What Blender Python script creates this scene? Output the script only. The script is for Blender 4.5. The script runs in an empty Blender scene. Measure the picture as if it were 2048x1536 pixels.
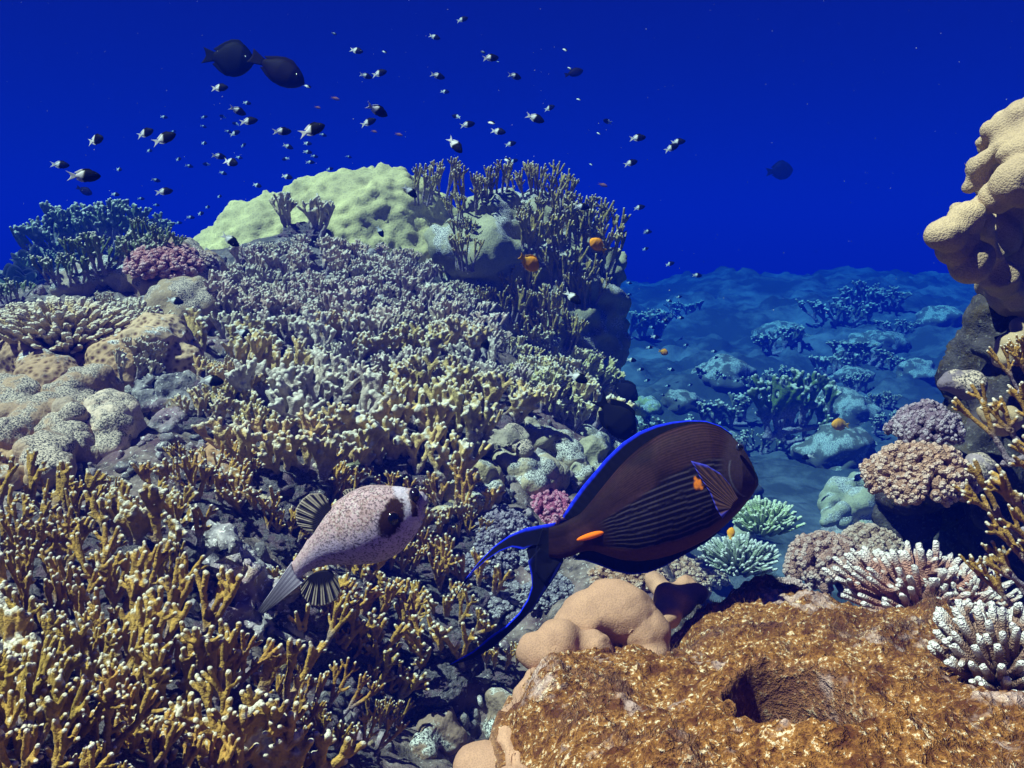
import bpy, bmesh, math, random
import numpy as np
from mathutils import Vector, Matrix, Euler
from mathutils.bvhtree import BVHTree
from mathutils.kdtree import KDTree

SC = bpy.context.scene
COL = SC.collection
R = math.radians

# ------------------------------------------------------------------ camera
PITCH = R(8)
FPX = 1773.6                      # focal length in pixels of the 2048 px wide frame
cam = bpy.data.cameras.new("camera"); cam.lens = 31.18; cam.sensor_width = 36
cam.clip_start = 0.02; cam.clip_end = 400
camo = bpy.data.objects.new("camera", cam); COL.objects.link(camo)
camo.rotation_euler = (R(90) - PITCH, 0, 0)
SC.camera = camo

# ------------------------------------------------------------------ light
SUN_EL, SUN_AZ = 60, -114         # elevation; azimuth of the sun measured from +Y towards +X
w = bpy.data.worlds.new("World"); SC.world = w; w.use_nodes = True
nt = w.node_tree; nt.nodes.clear()
wo = nt.nodes.new("ShaderNodeOutputWorld"); bg = nt.nodes.new("ShaderNodeBackground")
sky = nt.nodes.new("ShaderNodeTexSky"); sky.sky_type = 'NISHITA'; sky.sun_disc = False
sky.sun_elevation = R(SUN_EL); sky.sun_rotation = R(SUN_AZ)
mul = nt.nodes.new("ShaderNodeMix"); mul.data_type = 'RGBA'; mul.blend_type = 'MULTIPLY'
mul.inputs[0].default_value = 1.0
mul.inputs[7].default_value = (0.012, 0.0032, 0.048, 1)     # daylight filtered by the water column
nt.links.new(sky.outputs[0], mul.inputs[6]); nt.links.new(mul.outputs[2], bg.inputs[0])
bg.inputs[1].default_value = 0.12
nt.links.new(bg.outputs[0], wo.inputs[0])
sun = bpy.data.lights.new("sun", 'SUN'); sun.energy = 5.0; sun.angle = R(0.6); sun.color = (1.0, 0.70, 0.51)
suno = bpy.data.objects.new("sun", sun); COL.objects.link(suno)
_sd = Vector((math.cos(R(SUN_EL)) * math.sin(R(SUN_AZ)), math.cos(R(SUN_EL)) * math.cos(R(SUN_AZ)), math.sin(R(SUN_EL))))
suno.rotation_euler = _sd.to_track_quat('Z', 'Y').to_euler()
SC.view_settings.view_transform = 'Standard'; SC.view_settings.look = 'None'
SC.view_settings.exposure = 1.9; SC.view_settings.gamma = 1
SC.cycles.volume_bounces = 0; SC.cycles.max_bounces = 5; SC.cycles.diffuse_bounces = 2
SC.cycles.use_denoising = True; SC.cycles.transparent_max_bounces = 12

# ------------------------------------------------------------------ helpers
_cp, _sp = math.cos(PITCH), math.sin(PITCH)
FWD = Vector((0, _cp, -_sp)); UP = Vector((0, _sp, _cp)); RT = Vector((1, 0, 0))

def ray(px, py):
    return RT * ((px - 1024) / FPX) + UP * (-(py - 768) / FPX) + FWD

def at(px, py, d):
    return ray(px, py) * d

def _h(ix, iy, iz, s):
    n = (ix.astype(np.uint32) * np.uint32(374761393) + iy.astype(np.uint32) * np.uint32(668265263)
         + iz.astype(np.uint32) * np.uint32(2147483647 - 62089911) + np.uint32((s * 974634541 + 1013904223) & 0xffffffff))
    n ^= n >> np.uint32(13); n *= np.uint32(1274126177); n ^= n >> np.uint32(16)
    n *= np.uint32(2246822519); n ^= n >> np.uint32(13)
    return n.astype(np.float64) / 4294967295.0

def vnoise(p, s=0):
    p = np.asarray(p, float); i = np.floor(p).astype(np.int64); f = p - i
    u = f * f * f * (f * (f * 6 - 15) + 10); r = 0
    for dx in (0, 1):
        for dy in (0, 1):
            for dz in (0, 1):
                wgt = ((u[:, 0] if dx else 1 - u[:, 0]) * (u[:, 1] if dy else 1 - u[:, 1]) * (u[:, 2] if dz else 1 - u[:, 2]))
                r = r + wgt * _h(i[:, 0] + dx, i[:, 1] + dy, i[:, 2] + dz, s)
    return r * 2 - 1

def fbm(p, o=4, s=0, g=.5):
    a, t, r = 1., 0., 0.
    for k in range(o):
        r = r + a * vnoise(p * (2.03 ** k) + 17.3 * k, s + k); t += a; a *= g
    return r / t

def cell(p, s=0):
    p = np.asarray(p, float); i = np.floor(p).astype(np.int64); b = np.full(len(p), 9.)
    for dx in (-1, 0, 1):
        for dy in (-1, 0, 1):
            for dz in (-1, 0, 1):
                c = i + np.array([dx, dy, dz])
                q = c + np.stack([_h(c[:, 0], c[:, 1], c[:, 2], s + k) for k in (1, 2, 3)], 1)
                b = np.minimum(b, ((q - p) ** 2).sum(1))
    return np.sqrt(b)

def sstep(a, b, x):
    t = np.clip((x - a) / (b - a), 0, 1); return t * t * (3 - 2 * t)

class MB:
    """collects verts, faces and a colour per vertex, then makes one mesh"""
    def __init__(s): s.v = []; s.f = []; s.c = []; s.n = 0
    def add(s, v, f, c=(0, 0, 0)):
        v = np.asarray(v, float); c = np.asarray(c, float)
        if c.ndim == 1: c = np.tile(c, (len(v), 1))
        s.v.append(v); s.c.append(c); s.f += [tuple(int(i) + s.n for i in q) for q in f]; s.n += len(v)
    def mesh(s, name, mat, smooth=True):
        me = bpy.data.meshes.new(name)
        V = np.concatenate(s.v); me.from_pydata(V.tolist(), [], s.f)
        setcol(me, np.concatenate(s.c)); fin(me, mat, smooth); return me

def fin(me, mat, smooth=True):
    me.polygons.foreach_set("use_smooth", [smooth] * len(me.polygons))
    me.materials.clear(); me.materials.append(mat); me.update()

def setcol(me, c):
    a = me.color_attributes.get("col") or me.color_attributes.new("col", 'FLOAT_COLOR', 'POINT')
    c = np.asarray(c, float)
    if c.shape[1] == 3: c = np.concatenate([c, np.ones((len(c), 1))], 1)
    a.data.foreach_set("color", c.ravel())

def getco(me):
    a = np.empty(len(me.vertices) * 3); me.vertices.foreach_get("co", a); return a.reshape(-1, 3)
def getno(me):
    a = np.empty(len(me.vertices) * 3); me.vertex_normals.foreach_get("vector", a); return a.reshape(-1, 3)
def setco(me, c):
    me.vertices.foreach_set("co", np.ascontiguousarray(c).ravel()); me.update()

def link(name, me, parent=None, loc=(0, 0, 0), rot=(0, 0, 0), sc=1.0, color=None):
    o = bpy.data.objects.new(name, me); COL.objects.link(o)
    o.location = loc
    o.rotation_euler = rot
    o.scale = (sc, sc, sc) if isinstance(sc, (int, float)) else sc
    if color: o.color = (*color, 1)
    if parent: o.parent = parent
    return o

def tag(o, label, cat, group=None):
    o["label"] = label; o["category"] = cat
    if group: o["group"] = group
    return o

def remesh(me, voxel, smooth=2, fac=.5):
    ob = bpy.data.objects.new("tmp", me); COL.objects.link(ob)
    m = ob.modifiers.new("r", 'REMESH'); m.mode = 'VOXEL'; m.voxel_size = voxel
    if smooth:
        s = ob.modifiers.new("s", 'SMOOTH'); s.iterations = smooth; s.factor = fac
    out = bpy.data.meshes.new_from_object(ob.evaluated_get(bpy.context.evaluated_depsgraph_get()))
    bpy.data.objects.remove(ob); bpy.data.meshes.remove(me)
    return out

_ico = {}
def ico(sub):
    if sub not in _ico:
        bm = bmesh.new(); bmesh.ops.create_icosphere(bm, subdivisions=sub, radius=1)
        bm.verts.ensure_lookup_table()
        _ico[sub] = (np.array([v.co[:] for v in bm.verts]), [tuple(v.index for v in f.verts) for f in bm.faces]); bm.free()
    return _ico[sub]

def spheres_mesh(sp, sub=3):
    mb = MB(); V, F = ico(sub)
    for s in sp:
        c = np.array(s[:3]); r = np.array(s[3] if hasattr(s[3], '__len__') else (s[3],) * 3)
        mb.add(V * r + c, F)
    me = bpy.data.meshes.new("blob"); me.from_pydata(np.concatenate(mb.v).tolist(), [], mb.f); return me

def tube(path, rad, n=7, cap=True):
    P = np.asarray(path, float); rad = np.asarray(rad, float); m = len(P)
    T = np.gradient(P, axis=0); T /= np.linalg.norm(T, axis=1)[:, None] + 1e-9
    a = np.array([0, 1, 0.]) if abs(T[0][1]) < .8 else np.array([1., 0, 0])
    A = a - (T @ a)[:, None] * T; A /= np.linalg.norm(A, axis=1)[:, None] + 1e-9; B = np.cross(T, A)
    if cap:
        P = np.concatenate([P, P[-1:] + T[-1:] * rad[-1] * .6, P[-1:] + T[-1:] * rad[-1]])
        A = np.concatenate([A, A[-1:], A[-1:]]); B = np.concatenate([B, B[-1:], B[-1:]])
        rad = np.concatenate([rad, rad[-1:] * .72, rad[-1:] * .12]); m += 2
    th = np.arange(n) * 2 * math.pi / n
    V = (P[:, None] + rad[:, None, None] * (np.cos(th)[None, :, None] * A[:, None] + np.sin(th)[None, :, None] * B[:, None])).reshape(-1, 3)
    F = [(i * n + j, i * n + (j + 1) % n, (i + 1) * n + (j + 1) % n, (i + 1) * n + j) for i in range(m - 1) for j in range(n)]
    F.append(tuple(range((m - 1) * n, m * n))); F.append(tuple(range(n - 1, -1, -1)))
    return V, F

# ------------------------------------------------------------------ materials
class NT:
    def __init__(s, name):
        s.m = bpy.data.materials.new(name); s.m.use_nodes = True; s.t = s.m.node_tree; s.t.nodes.clear()
        s.out = s.n("ShaderNodeOutputMaterial")
    def n(s, k, **kw):
        x = s.t.nodes.new(k)
        for a, b in kw.items(): setattr(x, a, b)
        return x
    def l(s, a, b): s.t.links.new(a, b)
    def co(s):
        if not hasattr(s, 'tc'): s.tc = s.n("ShaderNodeTexCoord")
        return s.tc.outputs['Object']
    def noise(s, scale, detail=4, rough=.6, vec=None):
        x = s.n("ShaderNodeTexNoise"); x.inputs['Scale'].default_value = scale
        x.inputs['Detail'].default_value = detail; x.inputs['Roughness'].default_value = rough
        s.l(vec or s.co(), x.inputs['Vector']); return x.outputs['Fac']
    def vor(s, scale, feat='F1', vec=None, out='Distance'):
        x = s.n("ShaderNodeTexVoronoi"); x.feature = feat; x.inputs['Scale'].default_value = scale
        s.l(vec or s.co(), x.inputs['Vector']); return x.outputs[out]
    def ramp(s, v, a, b, lo=0., hi=1.):
        x = s.n("ShaderNodeMapRange"); x.inputs[1].default_value = a; x.inputs[2].default_value = b
        x.inputs[3].default_value = lo; x.inputs[4].default_value = hi; s.l(v, x.inputs[0]); return x.outputs[0]
    def math(s, op, a, b):
        x = s.n("ShaderNodeMath", operation=op)
        for i, q in enumerate((a, b)):
            if isinstance(q, (int, float)): x.inputs[i].default_value = q
            else: s.l(q, x.inputs[i])
        return x.outputs[0]
    def mix(s, f, a, b, mode='MIX'):
        x = s.n("ShaderNodeMix"); x.data_type = 'RGBA'; x.blend_type = mode
        for i, q in ((0, f), (6, a), (7, b)):
            if isinstance(q, (int, float)): x.inputs[i].default_value = q
            elif isinstance(q, tuple): x.inputs[i].default_value = (*q, 1)
            else: s.l(q, x.inputs[i])
        return x.outputs[2]
    def attr(s):
        a = s.n("ShaderNodeAttribute"); a.attribute_name = "col"
        p = s.n("ShaderNodeSeparateColor"); s.l(a.outputs['Color'], p.inputs[0]); s.acol = a.outputs['Color']
        return p.outputs
    def obcol(s): return s.n("ShaderNodeObjectInfo").outputs['Color']
    def obrand(s): return s.n("ShaderNodeObjectInfo").outputs['Random']
    def bsdf(s, col, rough=.8, bump=None, bs=.3, bd=.01, spec=.05):
        b = s.n("ShaderNodeBsdfPrincipled"); b.inputs['Roughness'].default_value = rough
        b.inputs['Specular IOR Level'].default_value = spec
        if isinstance(col, tuple): b.inputs['Base Color'].default_value = (*col, 1)
        else: s.l(col, b.inputs['Base Color'])
        if bump is not None:
            u = s.n("ShaderNodeBump"); u.inputs['Strength'].default_value = bs; u.inputs['Distance'].default_value = bd
            s.l(bump, u.inputs['Height']); s.l(u.outputs[0], b.inputs['Normal'])
        s.l(b.outputs[0], s.out.inputs[0]); return b

def mat_branch():
    """col.r = growing white tip, col.g = old crusted foot"""
    m = NT("branching_coral"); A = m.attr(); c = m.obcol()
    n1 = m.noise(9, 4); n2 = m.noise(45, 3)
    base = m.mix(m.ramp(n1, .3, .75), m.mix(1., c, (.55, .5, .5), 'MULTIPLY'), m.mix(1., c, (1.25, 1.2, 1.1), 'MULTIPLY'))
    crust = m.mix(m.ramp(n2, .35, .7), (.13, .09, .11), (.42, .34, .38))
    k = m.ramp(m.math('ADD', A[1], m.math('MULTIPLY', n1, .5)), .62, .95)
    base = m.mix(k, base, crust)
    base = m.mix(A[0], base, (.66, .58, .48))
    m.bsdf(base, .75, m.math('ADD', n2, m.math('MULTIPLY', m.vor(60), .4)), .35, .02); return m.m

def mat_lump(name, speck=.55, polyp=180, pale=(.6, .55, .5), bumpy=.5, dead=True):
    """smooth coral skin, tinted by the object colour, with speckled dead patches"""
    m = NT(name); c = m.obcol()
    n1 = m.noise(7, 4); v = m.vor(polyp); fine = m.noise(330, 3, .75)
    base = m.mix(m.ramp(n1, .3, .7), m.mix(1., c, (.68, .64, .66), 'MULTIPLY'), m.mix(1., c, (1.15, 1.1, 1.02), 'MULTIPLY'))
    base = m.mix(m.ramp(v, .1, .6, .35, 0.), base, (.10, .07, .05))
    if dead:
        geo = m.n("ShaderNodeNewGeometry"); sx = m.n("ShaderNodeSeparateXYZ"); m.l(geo.outputs['Normal'], sx.inputs[0])
        msk = m.ramp(m.math('ADD', m.noise(9, 5, .65), m.math('MULTIPLY', sx.outputs[2], .12)), speck, speck + .06)
        sp = m.mix(m.ramp(fine, .44, .54), (.045, .04, .04), pale)
        base = m.mix(msk, base, sp)
    m.bsdf(base, .8, m.math('ADD', m.math('MULTIPLY', v, -.6), m.math('MULTIPLY', fine, .6)), bumpy, .004); return m.m

def mat_brain():
    m = NT("honeycomb_coral"); c = m.obcol(); n1 = m.noise(8, 5, .65)
    v = m.vor(72); fine = m.noise(260, 3, .7)
    base = m.mix(m.ramp(v, .15, .5), m.mix(1., c, (.22, .16, .15), 'MULTIPLY'), m.mix(1., c, (1.0, 1.0, 1.1), 'MULTIPLY'))
    geo = m.n("ShaderNodeNewGeometry"); sx = m.n("ShaderNodeSeparateXYZ"); m.l(geo.outputs['Normal'], sx.inputs[0])
    msk = m.ramp(m.math('ADD', n1, m.math('MULTIPLY', sx.outputs[2], .10)), .66, .72)
    base = m.mix(msk, base, m.mix(m.ramp(fine, .43, .54), (.06, .05, .05), (.68, .62, .58)))
    m.bsdf(base, .8, m.math('ADD', v, m.math('MULTIPLY', fine, .3)), .6, .006); return m.m

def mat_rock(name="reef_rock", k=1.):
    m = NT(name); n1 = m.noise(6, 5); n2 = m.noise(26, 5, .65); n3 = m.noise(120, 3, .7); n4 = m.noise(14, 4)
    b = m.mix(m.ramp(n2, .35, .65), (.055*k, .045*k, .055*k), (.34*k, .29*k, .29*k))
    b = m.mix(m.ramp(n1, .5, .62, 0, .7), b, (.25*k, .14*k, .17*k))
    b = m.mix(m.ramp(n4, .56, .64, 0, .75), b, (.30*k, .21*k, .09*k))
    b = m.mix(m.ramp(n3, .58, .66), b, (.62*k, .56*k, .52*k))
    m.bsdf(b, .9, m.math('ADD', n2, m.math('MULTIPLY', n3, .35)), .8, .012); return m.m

def mat_sea():
    m = NT("seabed"); n1 = m.noise(1.1, 6, .62); n2 = m.noise(5, 5, .65); n3 = m.noise(26, 5, .65); n5 = m.noise(120, 3, .7)
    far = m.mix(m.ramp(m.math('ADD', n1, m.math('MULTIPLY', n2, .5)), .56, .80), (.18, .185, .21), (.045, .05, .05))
    near = m.mix(m.ramp(n3, .35, .65), (.028, .020, .020), (.26, .19, .165))
    near = m.mix(m.ramp(n2, .5, .62, 0, .6), near, (.14, .07, .09))
    near = m.mix(m.ramp(n5, .60, .68), near, (.48, .42, .4))
    A = m.attr()
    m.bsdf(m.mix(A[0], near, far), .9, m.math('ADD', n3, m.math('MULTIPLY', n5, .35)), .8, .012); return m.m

def mat_algae():
    m = NT("algae_rock"); n0 = m.noise(5, 4); n1 = m.noise(34, 5, .7); n2 = m.noise(95, 4, .7); n3 = m.noise(14, 5, .65)
    v1 = m.vor(210); n6 = m.noise(190, 3, .75)
    b = m.mix(m.ramp(n6, .36, .62), (.10, .032, .011), (.44, .185, .045))
    b = m.mix(m.ramp(n1, .38, .54, .9, 0), b, (.085, .024, .010)); b = m.mix(m.ramp(v1, .30, .12, 0, .7), b, (.05, .018, .010))
    b = m.mix(m.ramp(m.math('ADD', n6, m.math('MULTIPLY', n1, .5)), .84, .92), b, (.74, .54, .36))
    b = m.mix(m.ramp(n3, .57, .65, 0, .7), b, (.62, .42, .38))
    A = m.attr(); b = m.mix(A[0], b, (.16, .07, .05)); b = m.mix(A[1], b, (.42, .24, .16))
    m.bsdf(b, .9, m.math('ADD', n1, m.math('MULTIPLY', n2, .7)), 1., .012); return m.m

def mat_vcol(name, rough=.6, scale=300, bs=.15, spec=.03, alpha=None):
    m = NT(name); m.attr(); n = m.noise(scale, 3)
    col = m.mix(m.ramp(n, .3, .7), m.mix(1., m.acol, (.8, .8, .8), 'MULTIPLY'), m.mix(1., m.acol, (1.15, 1.15, 1.15), 'MULTIPLY'))
    m.bsdf(col, rough, n, bs, .002, spec); return m.m

def mat_nodule():
    """short knobbed corals: col.r lightens the growing knobs"""
    m = NT("knobbed_coral"); A = m.attr(); c = m.obcol(); n = m.noise(14, 4); v = m.vor(46)
    dark = m.mix(1., c, (.35, .30, .33), 'MULTIPLY')
    b = m.mix(A[0], dark, m.mix(m.ramp(n, .3, .7), c, m.mix(1., c, (1.3, 1.25, 1.2), 'MULTIPLY')))
    b = m.mix(m.math('MULTIPLY', A[1], .85), b, (.86, .80, .78))
    m.bsdf(b, .8, v, .5, .03); return m.m

M_BR = mat_branch(); M_LUMP = mat_lump("porites_coral"); M_DOME = mat_lump("dome_coral", polyp=120, bumpy=.5, dead=False)
M_SPK = mat_lump("speckled_coral", speck=.54, pale=(.56, .42, .33)); M_SMOOTH = mat_lump("smooth_coral", polyp=600, dead=False, bumpy=.2)
M_COL = mat_lump('column_coral', speck=.66, polyp=420, pale=(.46,.40,.34), bumpy=.5); M_BRAIN = mat_brain(); M_ROCK = mat_rock(); M_PALE = mat_rock('sunlit_dead_coral', 1.5); M_WALL = mat_rock('shaded_reef_rock', .22); M_SEA = mat_sea(); M_ALG = mat_algae(); M_NOD = mat_nodule()
M_FISH = mat_vcol("fish_skin"); M_FIN = mat_vcol("fin_membrane", .7, 200, .1, .04); M_EYE = mat_vcol("fish_eye", .12, 50, 0, .5)

# ------------------------------------------------------------------ seabed: one sheet, reef slope near, sand valley and far slope behind
CTRL = [(0,1536,.66),(250,1536,.72),(480,1536,.84),(750,1536,1.35),(950,1536,1.35),
 (0,1300,.86),(250,1300,.94),(500,1300,1.08),(750,1350,1.42),(950,1380,1.6),
 (0,1100,1.1),(250,1100,1.2),(500,1100,1.32),(700,1150,1.38),(900,1150,1.42),(1100,1220,1.45),
 (0,950,1.4),(250,900,1.6),(500,900,1.75),(750,950,1.75),(1000,1000,1.75),(1150,1100,1.65),(1330,1110,1.6),
 (0,750,1.95),(250,720,2.1),(500,750,2.15),(750,750,2.2),(1000,800,2.25),(1180,870,2.25),
 (0,620,2.45),(250,600,2.5),(500,600,2.65),(750,600,2.75),(950,650,2.8),(1150,760,2.8),
 (60,580,2.75),(170,565,2.8),(300,505,2.95),(450,490,3.05),(600,450,3.2),(850,520,3.2),(-200,600,2.8),(-200,900,1.6),(-300,1300,.9)]
WC = [(.55,1.9,-.95),(.75,1.5,-.95),(.6,2.5,-1.1),(.9,3.2,-1.15),(1.6,3,-1.1),(.9,4.2,-1.15),(.1,4.6,-1.1),(-.9,4.5,-.8),(-2.,3.9,-.7),
      (-3.2,3.2,-.4),(1.2,2.0,-.9),(1.0,1.3,-.7),(1.4,1.0,-.6),(.5,.7,-.7),(.8,.3,-.7),(.3,.3,-.65),(-.4,.2,-.45),(-1.5,.5,-.35),(-2.5,2,-.2),
      (.25,1.0,-.62),(.55,1.2,-.75),(2.6,2,-.9),(2.6,4,-1.2),(-2.2,4.9,-.25),(-1.9,5.0,-.25),(-3.4,5.5,-.6),(-1.2,5.6,-1.),(0,6,-1.2),(2,6,-1.1),(-5,8,-1.4),(0,9,-1.1),(5,8,-.9),
      (0,16,-.7),(8,16,-.3),(3.5,14,-.35),(-10,16,-1.8),(0,30,-1.8),(15,30,-1.2),(-20,30,-3),(25,45,-3),(0,45,-3.5),(-35,45,-3.5)]
cp = np.array([at(*c)[:] for c in CTRL] + [list(c) for c in WC])
K = np.linalg.norm(cp[:, None, :2] - cp[None, :, :2], axis=2)
_n = len(cp); Mx = np.zeros((_n + 1, _n + 1)); Mx[:_n, :_n] = K - np.eye(_n) * .02; Mx[_n, :_n] = 1; Mx[:_n, _n] = 1
W = np.linalg.solve(Mx, np.concatenate([cp[:, 2], [0]]))
def ground(xy):
    r = np.empty(len(xy))
    for i in range(0, len(xy), 40000):
        q = xy[i:i + 40000]; r[i:i + 40000] = np.linalg.norm(q[:, None] - cp[None, :, :2], axis=2) @ W[:_n] + W[_n]
    return r
NX, NY = 460, 520
yy = .15 * (48 / .15) ** np.linspace(0, 1, NY); uu = np.linspace(-1, 1, NX)
Yg, Ug = np.meshgrid(yy, uu, indexing='ij'); Xg = Ug * (.95 * Yg + 1.1)
P = np.stack([Xg.ravel(), Yg.ravel(), np.zeros(Xg.size)], 1)
z = ground(P[:, :2]); P[:, 2] = z
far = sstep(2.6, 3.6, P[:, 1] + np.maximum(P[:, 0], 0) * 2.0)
nz = .055 * fbm(P * 5, 4, 3) + .022 * fbm(P * 22, 3, 8) - .03 * (1 - cell(P * 9, 4))
fz = .10 * (.5 - cell(P * 2.2, 61)) + .07 * (.5 - cell(P * 5.5, 62)) + .30 * np.maximum(fbm(P * .9, 4, 21), -.2) + .16 * np.maximum(fbm(P * 3., 3, 5), 0) + .03 * fbm(P * 11, 3, 9)
P[:, 2] += nz * (1 - far) + fz * far * sstep(3, 6, P[:, 1])
F = [(i * NX + j, i * NX + j + 1, (i + 1) * NX + j + 1, (i + 1) * NX + j) for i in range(NY - 1) for j in range(NX - 1)]
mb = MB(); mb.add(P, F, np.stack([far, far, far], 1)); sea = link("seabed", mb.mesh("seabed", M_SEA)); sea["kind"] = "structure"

BV = []
def solid(o):
    """remember an object's surface so that corals can be planted on it"""
    me = o.data; mw = o.matrix_basis
    BV.append(BVHTree.FromPolygons([mw @ v.co for v in me.vertices], [tuple(p.vertices) for p in me.polygons])); return o
solid(sea)
def hit(px, py, only=None):
    d = ray(px, py).normalized(); best = None
    for b in (BV if only is None else only):
        h = b.ray_cast(Vector((0, 0, 0)), d)
        if h[0] is not None and (best is None or h[3] < best[2]): best = (h[0], h[1], h[3])
    return best
def hitd(px, py):
    h = hit(px, py); return h[0].dot(FWD) if h else 30.

# ------------------------------------------------------------------ massive corals (things made of merged swellings)
def blob(name, mat, sp, voxel, smooth, color, label, cat, bump=(), group=None, register=True):
    """sp: (px, py, radius px, depth or None). One merged mesh with its origin at its centre."""
    S = []
    for s in sp:
        px, py, r = s[:3]; d = s[3] if len(s) > 3 and s[3] else None
        if d is None: d = hitd(px, py); d += (-.30 if d < 2.9 else .3) * r * d / FPX
        c = at(px, py, d); k = r * d / FPX; sq = s[4] if len(s) > 4 else (1, 1, .9)
        S.append((c.x, c.y, c.z, (k * sq[0], k * sq[1], k * sq[2])))
    for i in range(1, len(S)):                                      # bridge gaps so the colony stays one body
        a_ = np.array(S[i][:3]); j = min(range(i), key=lambda q: np.linalg.norm(a_ - np.array(S[q][:3]))); b_ = np.array(S[j][:3]); L_ = np.linalg.norm(a_ - b_)
        if L_ > .8 * (S[i][3][0] + S[j][3][0]):
            rr0 = min(S[i][3][0], S[j][3][0]) * .8; nn = int(L_ / rr0) + 1
            S += [(*(a_ + (b_ - a_) * (q + 1) / (nn + 1)), (rr0,) * 3) for q in range(nn)]
    ctr = np.mean([s[:3] for s in S], axis=0)
    me = remesh(spheres_mesh([(s[0] - ctr[0], s[1] - ctr[1], s[2] - ctr[2], s[3]) for s in S], 4), voxel, smooth)
    co = getco(me)
    for kind, fr, am, sd in bump:
        no = getno(me); q = (co + ctr) * fr
        if kind == 'cell': dsp = (.55 - cell(q, sd)) * am
        elif kind == 'fbm': dsp = fbm(q, 4, sd) * am
        elif kind == 'pit': dsp = -am * sstep(.62, .30, cell(q, sd)) * sstep(.0, .3, vnoise(q * .3, sd + 9))
        co = co + no * dsp[:, None]; setco(me, co)
    setcol(me, np.zeros((len(co), 3))); fin(me, mat)
    o = tag(link(name, me, None, ctr, color=color), label, cat, group)
    return solid(o) if register else o

DOME = blob("dome_coral", M_DOME, [(720,540,222,3.55),(580,552,182,3.45),(460,560,115,3.35),(790,540,150,3.45),(395,540,72,3.35),(650,800,260,3.6)], .014, 6,
  (.54,.48,.24), "huge pale yellow-green dome coral with dimpled skin on the reef crest", "coral",
  [('fbm',3,.05,2),('cell',13,.034,5),('cell',26,.026,7),('pit',9,.015,3)])
PILLAR = blob("coral_bommie", M_LUMP, [(1010,560,150,3.35),(1100,570,140,3.35),(1120,680,125,3.3),(1060,470,88,3.3),(960,500,82,3.15),(905,490,46,3.1),(1000,440,62,3.15),
  (1195,600,56,3.25),(1190,690,60,3.3),(1205,545,46,3.3),(1170,730,70,3.3),(1120,450,70,3.4),(1160,500,60,3.4),(1060,800,190,3.4),(950,640,110,3.2),(1150,800,110,3.4)], .014, 5,
  (.36,.34,.22), "tall knobbly bommie dropping steeply beside the open blue water", "coral",
  [('fbm',4,.06,12),('cell',13,.045,15),('cell',28,.014,17),('pit',10,.03,8)])

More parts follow.
